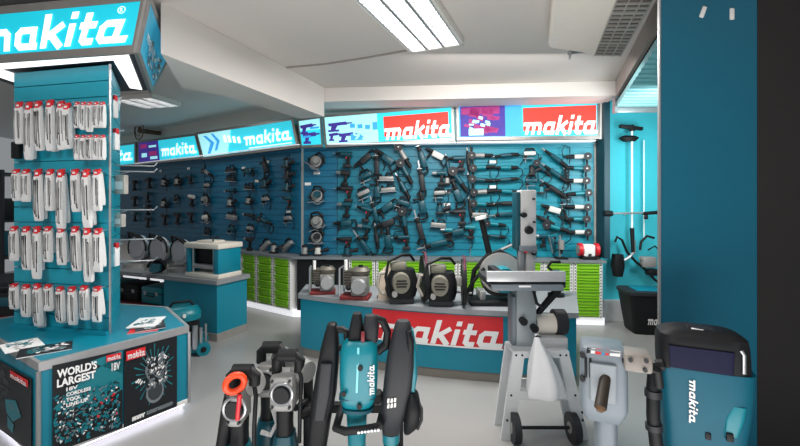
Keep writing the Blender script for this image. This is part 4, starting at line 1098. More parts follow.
# beige plate leaning
p = ctop(386, 299)
t = thing('guard_plate', 'pale beige triangular guard plate standing left of the power cutters', 'guard plate', p, .25)
part('plate', MB().prism([(-.09, 0), (.05, 0), (.075, .33), (.03, .38), (-.06, .30)], -.012, .012), mat('beige_plate', srgb(205, 188, 168), .5), t)
part('foot', MB().box((-.02, .05, .01), (.12, .12, .02)).box((0, .03, .12), (.02, .06, .2)), BLK, t)
def cutter(px, py, rz, sc, label, disc_side):
    p = ctop(px, py)
    t = thing('power_cutter', label, 'power cutter', p, rz, 'petrol power cutters on the counter'); t.scale = (sc*.94, sc, sc*1.1)
    part('engine_housing', MB().loft([(0, 0, .06, .15, .12), (0, 0, .12, .17, .13), (.01, 0, .22, .16, .12), (.02, 0, .30, .12, .1)], p=3), BLK, t)
    s = part('starter_cover', MB().loft([(-.01, -.105, .19, .10, .05), (-.01, -.125, .2, .1, .03)], axis='z') if False else MB().cyl((-.01, -.09, .19), (-.01, -.15, .19), .10, .085, n=20), mat('grey_green_cover', srgb(118, 116, 104), .5, .2, var=.2), t)
    part('cover_slots', MB().box((-.01, -.152, .19), (.12, .004, .012)).box((-.01, -.152, .165), (.1, .004, .012)).box((-.01, -.152, .215), (.1, .004, .012)), BLK, s)
    part('air_filter', MB().box((-.03, -.02, .33), (.17, .14, .08), bev=.025), mat('grey_green_cover', (0, 0, 0)), t)
    part('front_handle', MB().tube([(-.13, -.13, .08), (-.17, -.13, .25), (-.14, -.1, .38), (0, -.06, .43), (.1, .02, .42), (.15, .1, .36)], .015), BLK, t)
    part('rear_handle', MB().tube([(-.14, 0, .27), (-.22, 0, .26), (-.25, 0, .16), (-.2, 0, .08), (-.12, 0, .08)], .018), mat('pale_grey_handle', srgb(165, 160, 150), .5), t)
    part('fuel_cap', MB().cyl((-.08, -.12, .1), (-.08, -.15, .1), .028), CAST, t)
    part('foot', MB().box((0, 0, .03), (.26, .2, .06), bev=.015), BLK2, t)
    g = part('disc_guard', MB().cyl((.215, -.04, .22), (.26, -.04, .22), .205, n=30), BLK, t)
    part('disc', MB().cyl((.235, -.04, .195), (.24, -.04, .195), .195, n=30), mat('dark_disc', srgb(60, 58, 56), .6), t)
    part('guard_grip', MB().tube([(.24, -.2, .34), (.24, -.1, .45), (.24, .04, .44)], .012), mat('magenta_grip', srgb(86, 22, 48), .5), g)
    part('arm', MB().box((.17, -.02, .22), (.12, .06, .08), bev=.01), CAST, t)
cutter(401, 302, .1, 1.06, 'black and grey power cutter, left one, with upright disc at its right', 1)
cutter(441, 304.5, -.1, 1.02, 'black and grey power cutter, right one, beside the cut-off saw', 1)
# cut-off saw
p = ctop(495, 303)
t = thing('cut_off_saw', 'teal and silver cut-off saw with raised black handle behind the band saw', 'saw', p, 0); t.scale = (1.2, 1.12, 1.16)
part('base', MB().box((0, .02, .02), (.46, .3, .04), bev=.008), BLK, t)
part('vice', MB().box((-.12, .02, .08), (.05, .2, .08), bev=.008).cyl((-.2, .02, .08), (-.34, .02, .1), .012), CAST, t)
part('blade_guard', MB().cyl((.05, 0, .27), (.05, .06, .27), .18, n=30), mat('polished_guard', srgb(205, 200, 196), .3, .5), t)
part('disc', MB().cyl((.05, .028, .22), (.05, .034, .22), .172, n=30), mat('dark_disc', (0, 0, 0)), t)
part('motor', MB().cyl((.06, -.14, .24), (.06, 0, .24), .09, .095, n=20).box((.06, -.08, .16), (.1, .1, .1), bev=.02), TOOLT, t)
part('arm', MB().tube([(-.2, .08, .05), (-.17, .06, .28), (-.06, .04, .42), (.05, .04, .46), (.2, .03, .38), (.23, .03, .2)], .022), BLK, t)
h = part('handle', MB().cyl((-.04, .05, .44), (-.11, .05, .75), .028, .024), BLK, t)
part('handle_cap', MB().cyl((-.112, .05, .75), (-.118, .05, .775), .05, .05), WHITE, h)
part('side_bar', MB().tube([(-.28, -.05, .05), (-.2, -.05, .2), (-.1, -.05, .32)], .016), BLK, t)
part('rear_bar', MB().tube([(.02, .1, .44), (.22, .1, .53)], .013), SIL, t)
# small tools at the right end of the counter
p = ctop(556, 296)
t = thing('core_drill', 'dark core drill standing behind the band saw table at the counter right end', 'drill', p, .2)
part('base', MB().cyl((0, 0, 0), (0, 0, .03), .09, n=20), BLK, t)
part('body', MB().cyl((0, 0, .03), (0, 0, .22), .05, .06).box((0, 0, .25), (.12, .1, .08), bev=.02), TOOLTD, t)
part('handle', MB().tube([(-.05, 0, .28), (-.1, 0, .33), (-.06, 0, .38), (.05, 0, .38)], .016), BLK, t)

# ------------------------------------------------------------------ grass trimmers on the right board
TY = 5.86
def tw(px, py, dy=0.0): return W(px, py, TY+dy)
t = thing('grass_trimmer', 'grass trimmer hanging upright with white shaft and black head on top', 'grass trimmer', tw(632, 262))
part('shaft', MB().cyl(tw(632, 128), tw(632, 236), .014), WHITE, t, True)
hd_ = part('cutting_head', MB().cyl(tw(632, 131), tw(632, 125), .04, .03).box(tw(631, 127.5), (.34, .06, .05), rot=(0, .12, 0), bev=.012), BLK, t, True)
part('guard', MB().loft([(tw(629, 138).x, TY, tw(629, 140).z-.02, .09, .05), (tw(629, 138).x, TY, tw(629, 138).z, .15, .07), (tw(629, 138).x, TY, tw(629, 136).z, .1, .05)], p=2), BLK, t, True)
part('grip', MB().cyl(tw(632, 228), tw(633, 252), .03, .026), BLK, t, True)
part('engine', MB().loft([(tw(617, 0).x, TY-.02, tw(0, 276).z, .06, .06), (tw(617, 0).x, TY-.02, tw(0, 266).z, .09, .08), (tw(617, 0).x, TY-.02, tw(0, 254).z, .07, .07)]), BLK, t, True)
part('handle_bar', MB().tube([tw(615, 242), tw(617, 237), tw(622, 240), tw(627, 252), tw(636, 262), tw(644, 268)], .018), BLK, t, True)
part('drive_tube', MB().tube([tw(620, 262), tw(628, 258), tw(634, 252), tw(634, 240)], .022), SIL, t, True)
part('hook', MB().tube([tw(632, 140), tw(632, 140, .15)], .01), SIL, t, True)
t = thing('grass_trimmer', 'grass trimmer hung level across the upright one, with silver shaft', 'grass trimmer', tw(630, 213, -.1))
part('shaft', MB().cyl(tw(610, 213.5, -.1), tw(662, 212.5, -.1), .014), SIL, t, True)
part('end_cap', MB().cyl(tw(604, 213.5, -.1), tw(612, 213.5, -.1), .045, .04), BLK, t, True)
part('grip', MB().cyl(tw(643, 213.5, -.1), tw(664, 212, -.1), .024, .026), BLK, t, True)
part('trigger', MB().box(tw(646, 217, -.1), (.05, .03, .07), bev=.01), BLK, t, True)
part('hook', MB().tube([tw(625, 214.5, -.1), tw(625, 214.5, .15)], .01), SIL, t, True)
t = thing('grass_trimmer', 'third trimmer at the pillar edge with thin pale shaft and black handles', 'grass trimmer', tw(645, 265, -.05))
part('shaft', MB().cyl(tw(644, 140, .05), tw(644, 240, .05), .008), WHITE, t, True)
part('handle_bar', MB().tube([tw(640, 250, -.05), tw(641, 242, -.05), tw(647, 236, -.05), tw(654, 238, -.05)], .018), BLK, t, True)
part('handle_bar', MB().tube([tw(636, 262, -.05), tw(646, 270, -.05), tw(655, 280, -.05), tw(662, 284, -.05)], .018), BLK, t, True)
part('engine', MB().box(tw(648, 262, -.05), (.2, .12, .16), bev=.03).cyl(tw(640, 258, -.05), tw(654, 262, -.05), .03), CAST, t, True)
part('fuel_tank', MB().box(tw(652, 272, -.05), (.16, .12, .1), bev=.03), BLK, t, True)
part('blade_guard', MB().tube([tw(648, 250, -.05), tw(655, 246, -.05), tw(661, 252, -.05), tw(660, 262, -.05)], .012), BLK, t, True)
part('hook', MB().tube([tw(648, 258, 0), tw(648, 258, .15)], .01), SIL, t, True)
o = solo('wall_bumper', MB().cyl((0, 0, 0), (0, -.05, 0), .03), BLK, 'small black round bumper on the right board left of the trimmers', 'bumper'); o.location = (W(604, 215, 6.02).x+.06, 6.019, W(604, 215, 6.02).z)
# black catcher box
p = G(645, 331)
t = thing('grass_catcher', 'black grass catcher box with white lettering on the floor beside the pillar', 'box', p, -.12)
part('tub', MB().loft([(0, 0, 0, .2, .17), (0, 0, .02, .215, .18), (0, 0, .5, .285, .23), (0, 0, .56, .29, .235)], p=7, n=32), BLK, t)
part('rim', MB().loft([(0, 0, .53, .305, .25), (0, 0, .57, .305, .25)], p=7, n=32), BLK2, t)
part('inner_panel', MB().box((.03, .03, .572), (.36, .3, .02), bev=.008), TEAL, t)
q = Quad((-.06, -.205, .26), (.22, -.205, .26), (.22, -.185, .14), (-.06, -.185, .14)); q.n = Vector((0, -1, .1))
part('lettering', brand(q, .012), PAPER, t, recalc=False, smooth=False)
# ------------------------------------------------------------------ band saw on its stand
BY = 2.95; bs = BY/F
def bw(px, py, dy=0.0): v = W(px, py, BY); return Vector((v.x, BY+dy, v.z))
sw = thing('band_saw', 'tall grey band saw on a splayed white stand with wheels before the counter', 'band saw', (bw(545, 0).x, BY+.15, 0))
def leg(xt0, xt1, yt, xb0, xb1, yb, dy, z0=None):
    a = [bw(xt0, yt, dy), bw(xt1, yt, dy), bw(xb1, yb, dy), bw(xb0, yb, dy)]
    if z0 is not None:
        for k in (2, 3): a[k].z = z0
    return MB().hexa(a, [p+Vector((0, .03, 0)) for p in a])
LEGM = mat('light_grey_stand', srgb(205, 208, 210), .4, var=.04)
DY = .2
for (a, b, c, d_) in ((513, 525, 501, 514), (558.5, 569, 577, 589)):
    for dy in (0, DY): part('leg', leg(a, b, 353, c, d_, 432, dy, .0), LEGM, sw, True, smooth=False)
for dy in (-.004, DY+.004):
    part('cross_bar', MB().hexa([bw(513, 352, dy), bw(569, 352, dy), bw(569.5, 358, dy), bw(512, 358, dy)], [p+Vector((0, .02, 0)) for p in (bw(513, 352, dy), bw(569, 352, dy), bw(569.5, 358, dy), bw(512, 358, dy))]), LEGM, sw, True, smooth=False)
    part('cross_bar', MB().hexa([bw(509, 391, dy), bw(578, 391, dy), bw(579, 400, dy), bw(508, 400, dy)], [p+Vector((0, .02, 0)) for p in (bw(509, 391, dy), bw(578, 391, dy), bw(579, 400, dy), bw(508, 400, dy))]), LEGM, sw, True, smooth=False)
tpz = bw(0, 353).z
part('stand_top', MB().slab([bw(513, 0, 0), bw(569, 0, 0), bw(569, 0, DY+.02), bw(513, 0, DY+.02)], tpz-.01, tpz+.012), LEGM, sw, True)
for (x, y) in ((516, 355), (522, 355), (560, 355), (566, 355), (511, 395), (575, 395), (507, 420), (582, 412), (582.5, 420)): part('bolt', MB().cyl(bw(x, y, .004), bw(x, y, -.008), .008, n=10), BLK, sw, True)
wz = .105
for x0, x1 in ((510.5, 517.5), (568.5, 575.5)):
    a, b = bw(x0, 0, -.02), bw(x1, 0, -.02); a.z = b.z = wz
    wh = part('wheel', MB().cyl(a, b, .105, n=24), BLK2, sw, True)
    part('hub', MB().cyl(a-Vector((.004, 0, 0)), b+Vector((.004, 0, 0)), .04, n=16), CAST, wh, True)
a, b = bw(512, 0, -.02), bw(574, 0, -.02); a.z = b.z = wz
part('axle', MB().cyl(a, b, .012), BLK, sw, True)
def vbox(x0, x1, y0, y1, d0, d1, bev=.006):
    p, q = W(x0, y0, BY+d0), W(x1, y1, BY+d0)
    return MB().box(((p.x+q.x)/2, BY+(d0+d1)/2, (p.z+q.z)/2), (q.x-p.x, d1-d0, p.z-q.z), bev=bev)
part('lower_column', vbox(517, 536.5, 288, 352.5, .1, .26), GREYP, sw, True)
part('side_cover', vbox(512.5, 517.4, 297, 352.5, .12, .26), GREYM, sw, True)
part('upper_column', vbox(521, 536.5, 190, 250, .1, .22, .008), mat('pale_grey_enamel', srgb(186, 186, 186), .4, var=.04), sw, True)
part('side_cover', vbox(515.5, 520.8, 192, 250, .11, .21), TOOLTD, sw, True)
part('neck', vbox(526, 535.5, 249, 288, .12, .2), mat('pale_grey_enamel', (0, 0, 0)), sw, True)
part('blade_guide', vbox(518.5, 524.5, 246, 280, .12, .17), SIL, sw, True)
part('bracket_plate', vbox(520, 537.5, 246, 252, .09, .2), GREYM, sw, True)
for (x, y, r, m_) in ((523.5, 215, .022, BLK), (528.5, 230, .034, BLK), (525, 252, .007, REDP), (533.5, 222, .008, BLK), (533, 254, .01, BLK), (533, 199, .008, BLK)):
    part('knob', MB().cyl(W(x, y, BY+.1)+Vector((0, .01, 0)), W(x, y, BY+.1)-Vector((0, .04, 0)), r, r*.8), m_, sw, True)
tbl = part('table', vbox(490, 566, 281, 288, -.10, .34, .006), BLK2, sw, True)
part('table_rail', vbox(487, 566, 271.5, 282, -.13, -.1, .004), mat('light_grey_rail', srgb(192, 194, 196), .3, .3), tbl, True)
part('front_edge', vbox(492, 564, 285, 291, -.14, -.105, .004), GREYM, tbl, True)
part('rail_label', vbox(519, 531, 285.6, 287.4, -.143, -.139, 0), PAPER, tbl, True)
part('fence', vbox(500, 508, 274, 282, -.1, .3, .003), BLK, tbl, True)
part('angle_bracket', MB().hexa([bw(556, 290, .0), bw(563, 290, .0), bw(546, 318, .1), bw(541, 318, .1)], [p+Vector((0, .05, 0)) for p in (bw(556, 290, .0), bw(563, 290, .0), bw(546, 318, .1), bw(541, 318, .1))]), BLK, tbl, True)
part('tilt_lever', MB().tube([bw(537, 292, .08), bw(539, 305, .05), bw(545, 309, .04)], .012), BLK, tbl, True)
mt = part('motor', MB().cyl(W(537, 326, BY+.14)+Vector((0, .06, 0)), W(557, 326, BY+.14)+Vector((0, .06, 0)), .078, n=24), CREAM, sw, True)
part('motor_base', vbox(536, 568, 338, 352.5, .08, .34), mat('pale_grey_enamel', (0, 0, 0)), sw, True)
part('drive_wheel', MB().cyl(W(556.5, 324, BY+.14)+Vector((0, .06, 0)), W(567.5, 324, BY+.14)+Vector((0, .06, 0)), .098, n=26), BLK2, sw, True)
for x, y in ((522, 320), (533, 327)): part('knob', MB().cyl(W(x, y, BY+.1)+Vector((0, .01, 0)), W(x, y, BY+.1)-Vector((0, .05, 0)), .026, .03), BLK, sw, True)
# dust bag
t = thing('dust_bag', 'white cloth dust bag hanging from the band saw on its stand', 'bag', bw(540, 390, .03))
secs = []
for (px, py, wd, dp) in ((533, 330, 2, .012), (533.5, 338, 4, .02), (536, 350, 9, .045), (538, 362, 13, .065), (540, 375, 16, .08), (541, 386, 18.5, .085), (541.5, 390.3, 18, .075)):
    v = bw(px, py); secs.append((v.x, BY-.085, v.z, wd*bs, dp))
mb = MB()
R = []
for i, (x, y, z, a, b) in enumerate(secs):
    r = []
    for k in range(28):
        th = 2*PI*k/28; f = 1+.10*math.sin(th*5+i*.4)*min(1, i/2)
        r.append((x+a*f*math.cos(th), y+b*f*math.sin(th), z))
    R.append(r)
mb.rings(R)
part('bag', mb, BAG, t, True)
part('tie', MB().tube([bw(531, 333, -.085+.0), bw(533, 331, -.11), bw(536, 333, -.085)], .006), BLK, t, True)

# ------------------------------------------------------------------ big breakers in the foreground rack
RY = 2.2; rs = RY/F
def rw(px, py, dy=0.0): v = W(px, py, RY); return Vector((v.x, RY+dy, v.z))
def lsec(lst, dy=0.0):
    out = []
    for (px, py, wd, dp) in lst:
        v = rw(px, py); out.append((v.x, RY+dy, v.z, wd/2*rs, dp))
    return out
def bit(t, px, py, r, dy=0.0):
    a = rw(px, py, dy); b = Vector((a.x, a.y, 0))
    part('chisel', MB().cyl(a, b+Vector((0, 0, .09)), r).cyl(b+Vector((0, 0, .09)), b+Vector((0, 0, .0)), r, r*.4), GREYM, t, True)
# teal breaker
t = thing('demolition_breaker', 'large teal breaker with white lettering, upright in the front middle', 'breaker', (rw(362, 0).x, RY, 0))
bd_ = part('body', MB().loft(lsec([(357, 446, 17, .05), (357, 408, 21, .055), (358, 402, 31, .075), (358.5, 396, 36, .085), (359, 392, 36, .085), (359, 370, 38, .09), (359.5, 350, 37, .09), (360, 342, 35, .085), (361, 338, 28, .07)]), p=3), TOOLT, t, True)
part('barrel', MB().loft(lsec([(356, 505, 17, .045), (357, 446, 18, .05)]), p=2.2), TOOLT, t, True)
rim = MB()
for y in (394, 405): rim.loft(lsec([(358, y+2.5, 31 if y > 400 else 37.5, .08), (358.5, y-1, 32 if y > 400 else 38, .085)]), p=3)
part('rib', rim, TOOLTD, bd_, True)
part('top_grip', MB().loft(lsec([(355.5, 344, 15, .05), (356, 330, 14, .045), (357, 318, 11, .04), (357, 313, 8, .03)]), p=4), BLK, t, True)
part('top_cap', MB().loft(lsec([(371, 340, 14, .05), (371, 326, 16, .05), (371, 318, 14, .04), (370, 315, 10, .03)]), p=3), BLK2, t, True)
part('red_label', MB().box(rw(364, 333, -.06), (.02, .03, .05), bev=.004), mat('dark_red_panel', (0, 0, 0)), t, True)
part('side_handle', MB().tube([rw(375, 318), rw(383, 321), rw(387.5, 332), rw(386, 345), rw(379, 350)], .022, n=10), BLK, t, True)
part('side_handle', MB().tube([rw(377, 352), rw(380, 349, .0), rw(386, 345)], .024, n=10), BLK, t, True)
for (x, y) in ((362, 361), (361, 398), (346, 386)): part('bolt', MB().cyl(rw(x, y, -.088), rw(x, y, -.1), .014), BLK, t, True)
part('latch', MB().loft(lsec([(376, 401, 8, .04), (378, 397, 14, .05), (377, 392, 8, .04)]), p=4), BLK, t, True)
# vertical lettering on the front right of the body
q = Quad(rw(370.5, 360, -.083), rw(370.5, 386, -.083), rw(376, 386, -.062), rw(376, 360, -.062))
q = Quad(rw(376, 388, -.070), rw(376, 358, -.070), rw(369, 358, -.0875), rw(369, 388, -.0875))
q = Quad(rw(368.5, 388, -.0865), rw(368.5, 359, -.0875), rw(375, 359, -.074), rw(375, 388, -.073)); q.n = Vector((.25, -.97, 0))
part('lettering', brand(q, .006), PAPER, bd_, True, recalc=False, smooth=False)
part('highlight_strip', MB().hexa([rw(359, 342, -.088), rw(361, 342, -.088), rw(359.5, 385, -.093), rw(357.5, 385, -.093)], [p+Vector((0, .02, 0)) for p in (rw(359, 342, -.088), rw(361, 342, -.088), rw(359.5, 385, -.093), rw(357.5, 385, -.093))]), mat('pale_teal_highlight', srgb(120, 200, 210), .3), bd_, True)  # pale strip painted on as a highlight down the body
bit(t, 356, 505, .02)
# black breaker left
t = thing('demolition_breaker', 'slim black breaker leaning left of the large teal breaker', 'breaker', (rw(322, 0).x, RY, 0))
part('body', MB().loft(lsec([(314, 470, 17, .05), (317, 446, 19, .055), (320, 420, 21, .06), (324, 395, 23, .065), (327, 370, 21, .06), (329.5, 348, 18, .055), (331, 333, 13, .05), (331.5, 325, 9, .035), (331.5, 323.5, 6, .02)], .02), p=3.2), BLK, t, True)
part('side_panel', MB().loft(lsec([(321, 415, 12, .03), (325, 390, 14, .035), (328, 360, 12, .03)], -.03), p=4), BLK2, t, True)
part('handle', MB().tube([rw(334, 331, .02), rw(341, 330.5, .02), rw(346, 333, .02), rw(347, 342, .02), rw(343, 349, .02), rw(334, 349, .02)], .02, n=10), BLK, t, True)
part('lower_sleeve', MB().loft(lsec([(309, 520, 14, .04), (314, 468, 17, .045)], .02), p=2.2), BLK2, t, True)
a = rw(309, 520, .02); part('chisel', MB().cyl(a, Vector((a.x-.02, a.y, .09)), .02).cyl(Vector((a.x-.02, a.y, .09)), Vector((a.x-.025, a.y, 0)), .02, .008), GREYM, t, True)
# dark grey breaker right
t = thing('demolition_breaker', 'dark grey breaker with white vent slots right of the large teal breaker', 'breaker', (rw(393, 0).x, RY, 0))
g = part('body', MB().loft(lsec([(391, 432, 17, .045), (391.5, 424, 20, .055), (393, 416, 24, .07), (395, 405, 27, .075), (398, 385, 29, .08), (400, 365, 29, .08), (401.5, 347, 26, .07), (402.5, 332, 20, .06), (403, 323, 15, .045), (403, 320.5, 11, .03)]), p=3.2), BLK2, t, True)
part('teal_inlay', MB().loft(lsec([(411, 398, 6, .06), (413.5, 375, 8, .07), (413, 350, 8, .06), (411, 330, 5, .04)], .02), p=3), TOOLT, t, True)
part('black_inlay', MB().loft(lsec([(410, 350, 5, .03), (410, 338, 8, .05), (408, 328, 5, .03)], -.035), p=2.5), BLK, t, True)
for i in range(3):
    for j in range(2):
        part('vent_slot', MB().hexa([rw(388+i*3.2, 392+j*5.0-i*.5, -.084), rw(390+i*3.2, 391.5+j*5.0-i*.5, -.086), rw(389.6+i*3.2, 395.4+j*5.0-i*.5, -.084), rw(387.6+i*3.2, 395.9+j*5.0-i*.5, -.082)], [p+Vector((0, .05, 0)) for p in (rw(388+i*3.2, 392+j*5.0-i*.5, -.084), rw(390+i*3.2, 391.5+j*5.0-i*.5, -.086), rw(389.6+i*3.2, 395.4+j*5.0-i*.5, -.084), rw(387.6+i*3.2, 395.9+j*5.0-i*.5, -.082))]), WHITE, g, True, smooth=False)
part('collar', MB().loft(lsec([(391, 441, 17, .05), (391, 432, 17.5, .05)]), p=2.2), TOOLT, t, True)
part('barrel', MB().loft(lsec([(390, 505, 14, .04), (391, 440, 15, .045)]), p=2.2), BLK, t, True)
part('side_reel', MB().loft(lsec([(407, 429, 7, .05), (411, 421, 15, .08), (413, 405, 16, .09), (413, 395, 12, .08), (411.5, 389, 5, .05)], -.01), p=2.6), BLK, t, True)
part('reel_strap', MB().tube([rw(417, 396, -.05), rw(421, 404, -.05), rw(421, 415, -.05), rw(417, 424, -.05)], .009), BLK2, t, True)
bit(t, 390, 505, .02)
# rack bar holding them
t = thing('breaker_rack', 'black steel rack bar that holds the upright breakers', 'rack', (rw(350, 0).x, RY+.18, 0))
part('bar', MB().box((rw(350, 0).x, RY+.15, rw(0, 421).z), (.62, .05, .05), bev=.006), BLK, t, True)
part('band', MB().tube([rw(338, 420, .12), rw(338, 421, -.07), rw(348, 421, -.1), rw(366, 419, -.1), rw(380, 417, -.09), rw(383, 417, .12)], .022, n=8), BLK, t, True)
for k in range(7): part('rivet', MB().cyl(rw(361+k*3.1, 419.6-.4*k, -.115), rw(361+k*3.1, 419.6-.4*k, -.128), .007, n=8), SIL, t, True)
for s in (300, 399): part('post', MB().box((rw(s, 0).x, RY+.2, .36), (.05, .05, .72), bev=.005), BLK, t, True)
part('base', MB().box((rw(350, 0).x, RY+.12, .02), (.66, .5, .04), bev=.006), BLK2, t, True)
part('side_arm', MB().tube([rw(300, 415, .18), rw(297, 414, .1), rw(292, 414, .06)], .018), BLK, t, True)

# ------------------------------------------------------------------ three hammers with silver gear housings
HYY = 2.3
def hw(px, py, dy=0.0): v = W(px, py, HYY); return Vector((v.x, HYY+dy, v.z))
hs = HYY/F
def sec3(lst, dy): 
    o = []
    for (px, py, wd, dp) in lst:
        v = hw(px, py); o.append((v.x, HYY+dy, v.z, wd/2*hs, dp))
    return o
def hammer(cx, top, cap, w_, dy, lean, label, extra):
    # cx,cap: column and row of the round black cap; everything in photo rows at depth HYY
    t = thing('upright_hammer', label, 'hammer', (hw(cx, 0).x, HYY+dy, 0), 0, 'upright hammers with silver gear housings')
    k = lambda x, y, d=0: hw(cx+x, y, dy+d)
    part('gear_housing', MB().box((hw(cx-1, 0).x, HYY+dy, hw(0, cap+1).z), (w_*hs, .16, 34*hs), bev=.02), CAST, t, True)
    part('round_cap', MB().cyl(k(0, cap, -.075), k(0, cap, -.105), 8.5*hs, 7.5*hs, n=22), BLK, t, True)
    for sx in (-1, 1):
        for sy in (-1, 1): part('bolt', MB().cyl(k(sx*w_*.36-1, cap+sy*12.5, -.07), k(sx*w_*.36-1, cap+sy*12.5, -.092), .008, n=8), BLK2, t, True)
    part('cap_ring', MB().tube([k(10*math.cos(q_*PI/10), cap+10*math.sin(q_*PI/10), -.082) for q_ in range(20)], .01, closed=True), SIL, t, True)
    part('drum', MB().cyl(k(w_*.45, cap-14, .06), k(w_*.95, cap-14, .02), 13*hs, 10*hs, n=20), CAST, t, True)
    h = part('top_handle', MB().tube([k(-9, cap-14), k(-9, top+9), k(-3, top+3), k(8, top+3), k(14, top+9), k(13, cap-16)], .03, n=10), BLK, t, True)
    part('top_grip', MB().cyl(k(-7, top+4), k(11, top+4), .036, n=14), BLK, h, True)
    part('motor_column', MB().loft(sec3([(cx+lean*.5, 470, 18, .06), (cx+lean*.4, 440, 17, .055), (cx-1, 420, 15, .05), (cx-1, cap+16, 16, .05)], dy), p=3), BLK, t, True)
    part('cable', MB().tube([k(12, top+14), k(17, top+24, -.04), k(16, cap+20, -.05), k(15, cap+50, -.04)], .012), BLK, t, True)
    part('foot_plate', MB().box((hw(cx-4+lean, 0).x, HYY+dy-.02, .02), (.2, .2, .04), bev=.008), BLK2, t, True)
    part('lower_body', MB().loft(sec3([(cx-3+lean, 505, 14, .05), (cx-2+lean, 478, 24, .08), (cx+lean*.6, 452, 27, .085), (cx+lean*.4, 430, 19, .06)], dy), p=3), extra, t, True)
    a = hw(cx-3+lean, 504, dy); part('spindle', MB().cyl(a, Vector((a.x, a.y, .035)), .03), SIL, t, True)
    return t, k
t, k = hammer(287, 350, 386, 23, -.02, -2, 'silver-headed upright hammer, right one of three beside the black breaker', TOOLTD)
part('side_grip', MB().cyl(k(14, 414, .02), k(26, 412, .05), .03), BLK, t, True)
t, k = hammer(262, 352, 386, 18, .14, -4, 'silver-headed upright hammer, middle one of three', TOOLTD)
part('hanging_cord', MB().tube([k(8, 410, -.1), k(14, 425, -.12), k(8, 436, -.13), k(-2, 434, -.12)], .014), mat('white_cord', srgb(205, 205, 205), .5), t, True)
t, k = hammer(249, 358, 391, 14, -.12, -4, 'upright hammer with an orange collar, left one of three', TOOLT)
ring_ = [k(1+6.5*math.cos(q_*PI/8), 367+7.5*math.sin(q_*PI/8), -.09+.03*math.cos(q_*PI/8)) for q_ in range(16)]
part('orange_collar', MB().tube(ring_, .017, closed=True, n=10), ORANGE, t, True)
part('red_post', MB().cyl(k(6, 377, -.1), k(4, 399, -.1), .012), RED, t, True)
part('silver_plate', MB().box(k(1, 389, -.085), (.045, .02, .1), bev=.005), SIL, t, True)
part('side_column', MB().loft(sec3([(230, 446, 11, .05), (234, 425, 12, .05), (239, 395, 13, .055), (243, 372, 11, .045), (245, 366, 7, .03)], -.12), p=3), BLK, t, True)
part('blue_knob', MB().ball(k(-5, 433, -.16), .04, (1.2, .7, .9)), BLUEK, t, True)
part('base_arm', MB().loft([(hw(226, 0).x, HYY-.14, hw(0, 452).z, .14, .1), (hw(228, 0).x, HYY-.14, hw(0, 444).z, .13, .09), (hw(236, 0).x, HYY-.14, hw(0, 434).z, .07, .05)], p=3), TOOLTD, t, True)
part('base_leg', MB().box((hw(226, 0).x, HYY-.14, .2), (.05, .05, .4)), BLK2, t, True)

# ------------------------------------------------------------------ grey breaker at right
EY = 2.0; es = EY/F
def ew(px, py, dy=0.0): v = W(px, py, EY); return Vector((v.x, EY+dy, v.z))
def esec(lst, dy=0.0): return [(ew(px, 0).x, EY+dy+.09, ew(0, py).z, wd/2*es, dp) for (px, py, wd, dp) in lst]
t = thing('electric_breaker', 'pale grey boxy breaker with a dark side grip, front right of the stand', 'breaker', (ew(606, 0).x, EY, 0))
hd2 = part('head', MB().loft(esec([(604, 424, 34, .08), (604, 416, 40, .1), (604.5, 410, 44, .105), (604.5, 362, 43, .105), (604.5, 354, 43, .105), (604.5, 350.5, 41, .1), (604.5, 349, 37, .09)]), p=6), GREYM, t, True)
part('front_panel', MB().loft(esec([(603, 400, 24, .02), (603, 363, 24, .02)], -.104), p=6), mat('grey_panel', srgb(134, 142, 148), .45), hd2, True)
part('barrel', MB().loft(esec([(607.5, 520, 20, .05), (607.5, 424, 22, .055)]), p=2.4), GREYM, t, True)
gr = part('side_grip', MB().cyl(ew(605, 376, -.02), ew(598.5, 396, -.14), .026, .028, n=16), mat('grip_brown_black', srgb(44, 36, 28), .5, var=.3), t, True)
part('grip_end', MB().cyl(ew(598.6, 395.5, -.136), ew(598, 398, -.15), .024, .016), mat('dark_brown_rubber', srgb(92, 66, 44), .6), gr, True)
for x in (587.5, 591.5): part('vent_slot', MB().box(ew(x, 369, -.012), (.012, .02, .1), bev=.004), BLK, hd2, True)
for (x, y) in ((584.5, 357), (584.5, 381), (598, 369), (610, 369), (622, 357)): part('bolt', MB().cyl(ew(x, y, .01), ew(x, y, -.024), .013), BLK, hd2, True)
lab = ew(604, 349.5, -.06)
for i, (m_, x0, x1) in enumerate(((BLK, 588, 591), (WHITE, 592, 595.5), (REDP, 596, 601), (BLUEK, 602, 604), (REDP, 605, 608), (WHITE, 609, 618))):
    part('label_patch', MB().hexa([ew(x0+1, 349.5, -.004), ew(x1+1, 349.5, -.004), ew(x1, 354, -.018), ew(x0, 354, -.018)], [p+Vector((0, .03, -.01)) for p in (ew(x0+1, 349.5, -.004), ew(x1+1, 349.5, -.004), ew(x1, 354, -.018), ew(x0, 354, -.018))]), m_, hd2, True, smooth=False)
part('rear_housing', MB().box(ew(633, 357, .02), (.12, .14, .085), bev=.015), mat('grey_brown_housing', srgb(128, 122, 116), .5), t, True)
part('rear_handle', MB().tube([ew(628, 362, .0), ew(640, 361, .0), ew(650, 364, .0), ew(652, 380, .02)], .022, n=10), BLK, t, True)
for (x, y) in ((626, 353), (639, 352), (638, 361)): part('bolt', MB().cyl(ew(x, y, -.045), ew(x, y, -.06), .01), BLK2, t, True)
a = ew(607.5, 519); part('chisel', MB().cyl(a, Vector((a.x, a.y, .09)), .022).cyl(Vector((a.x, a.y, .09)), Vector((a.x, a.y, 0)), .022, .01), SIL, t, True)

t.rotation_euler = (0, 0, -.38)
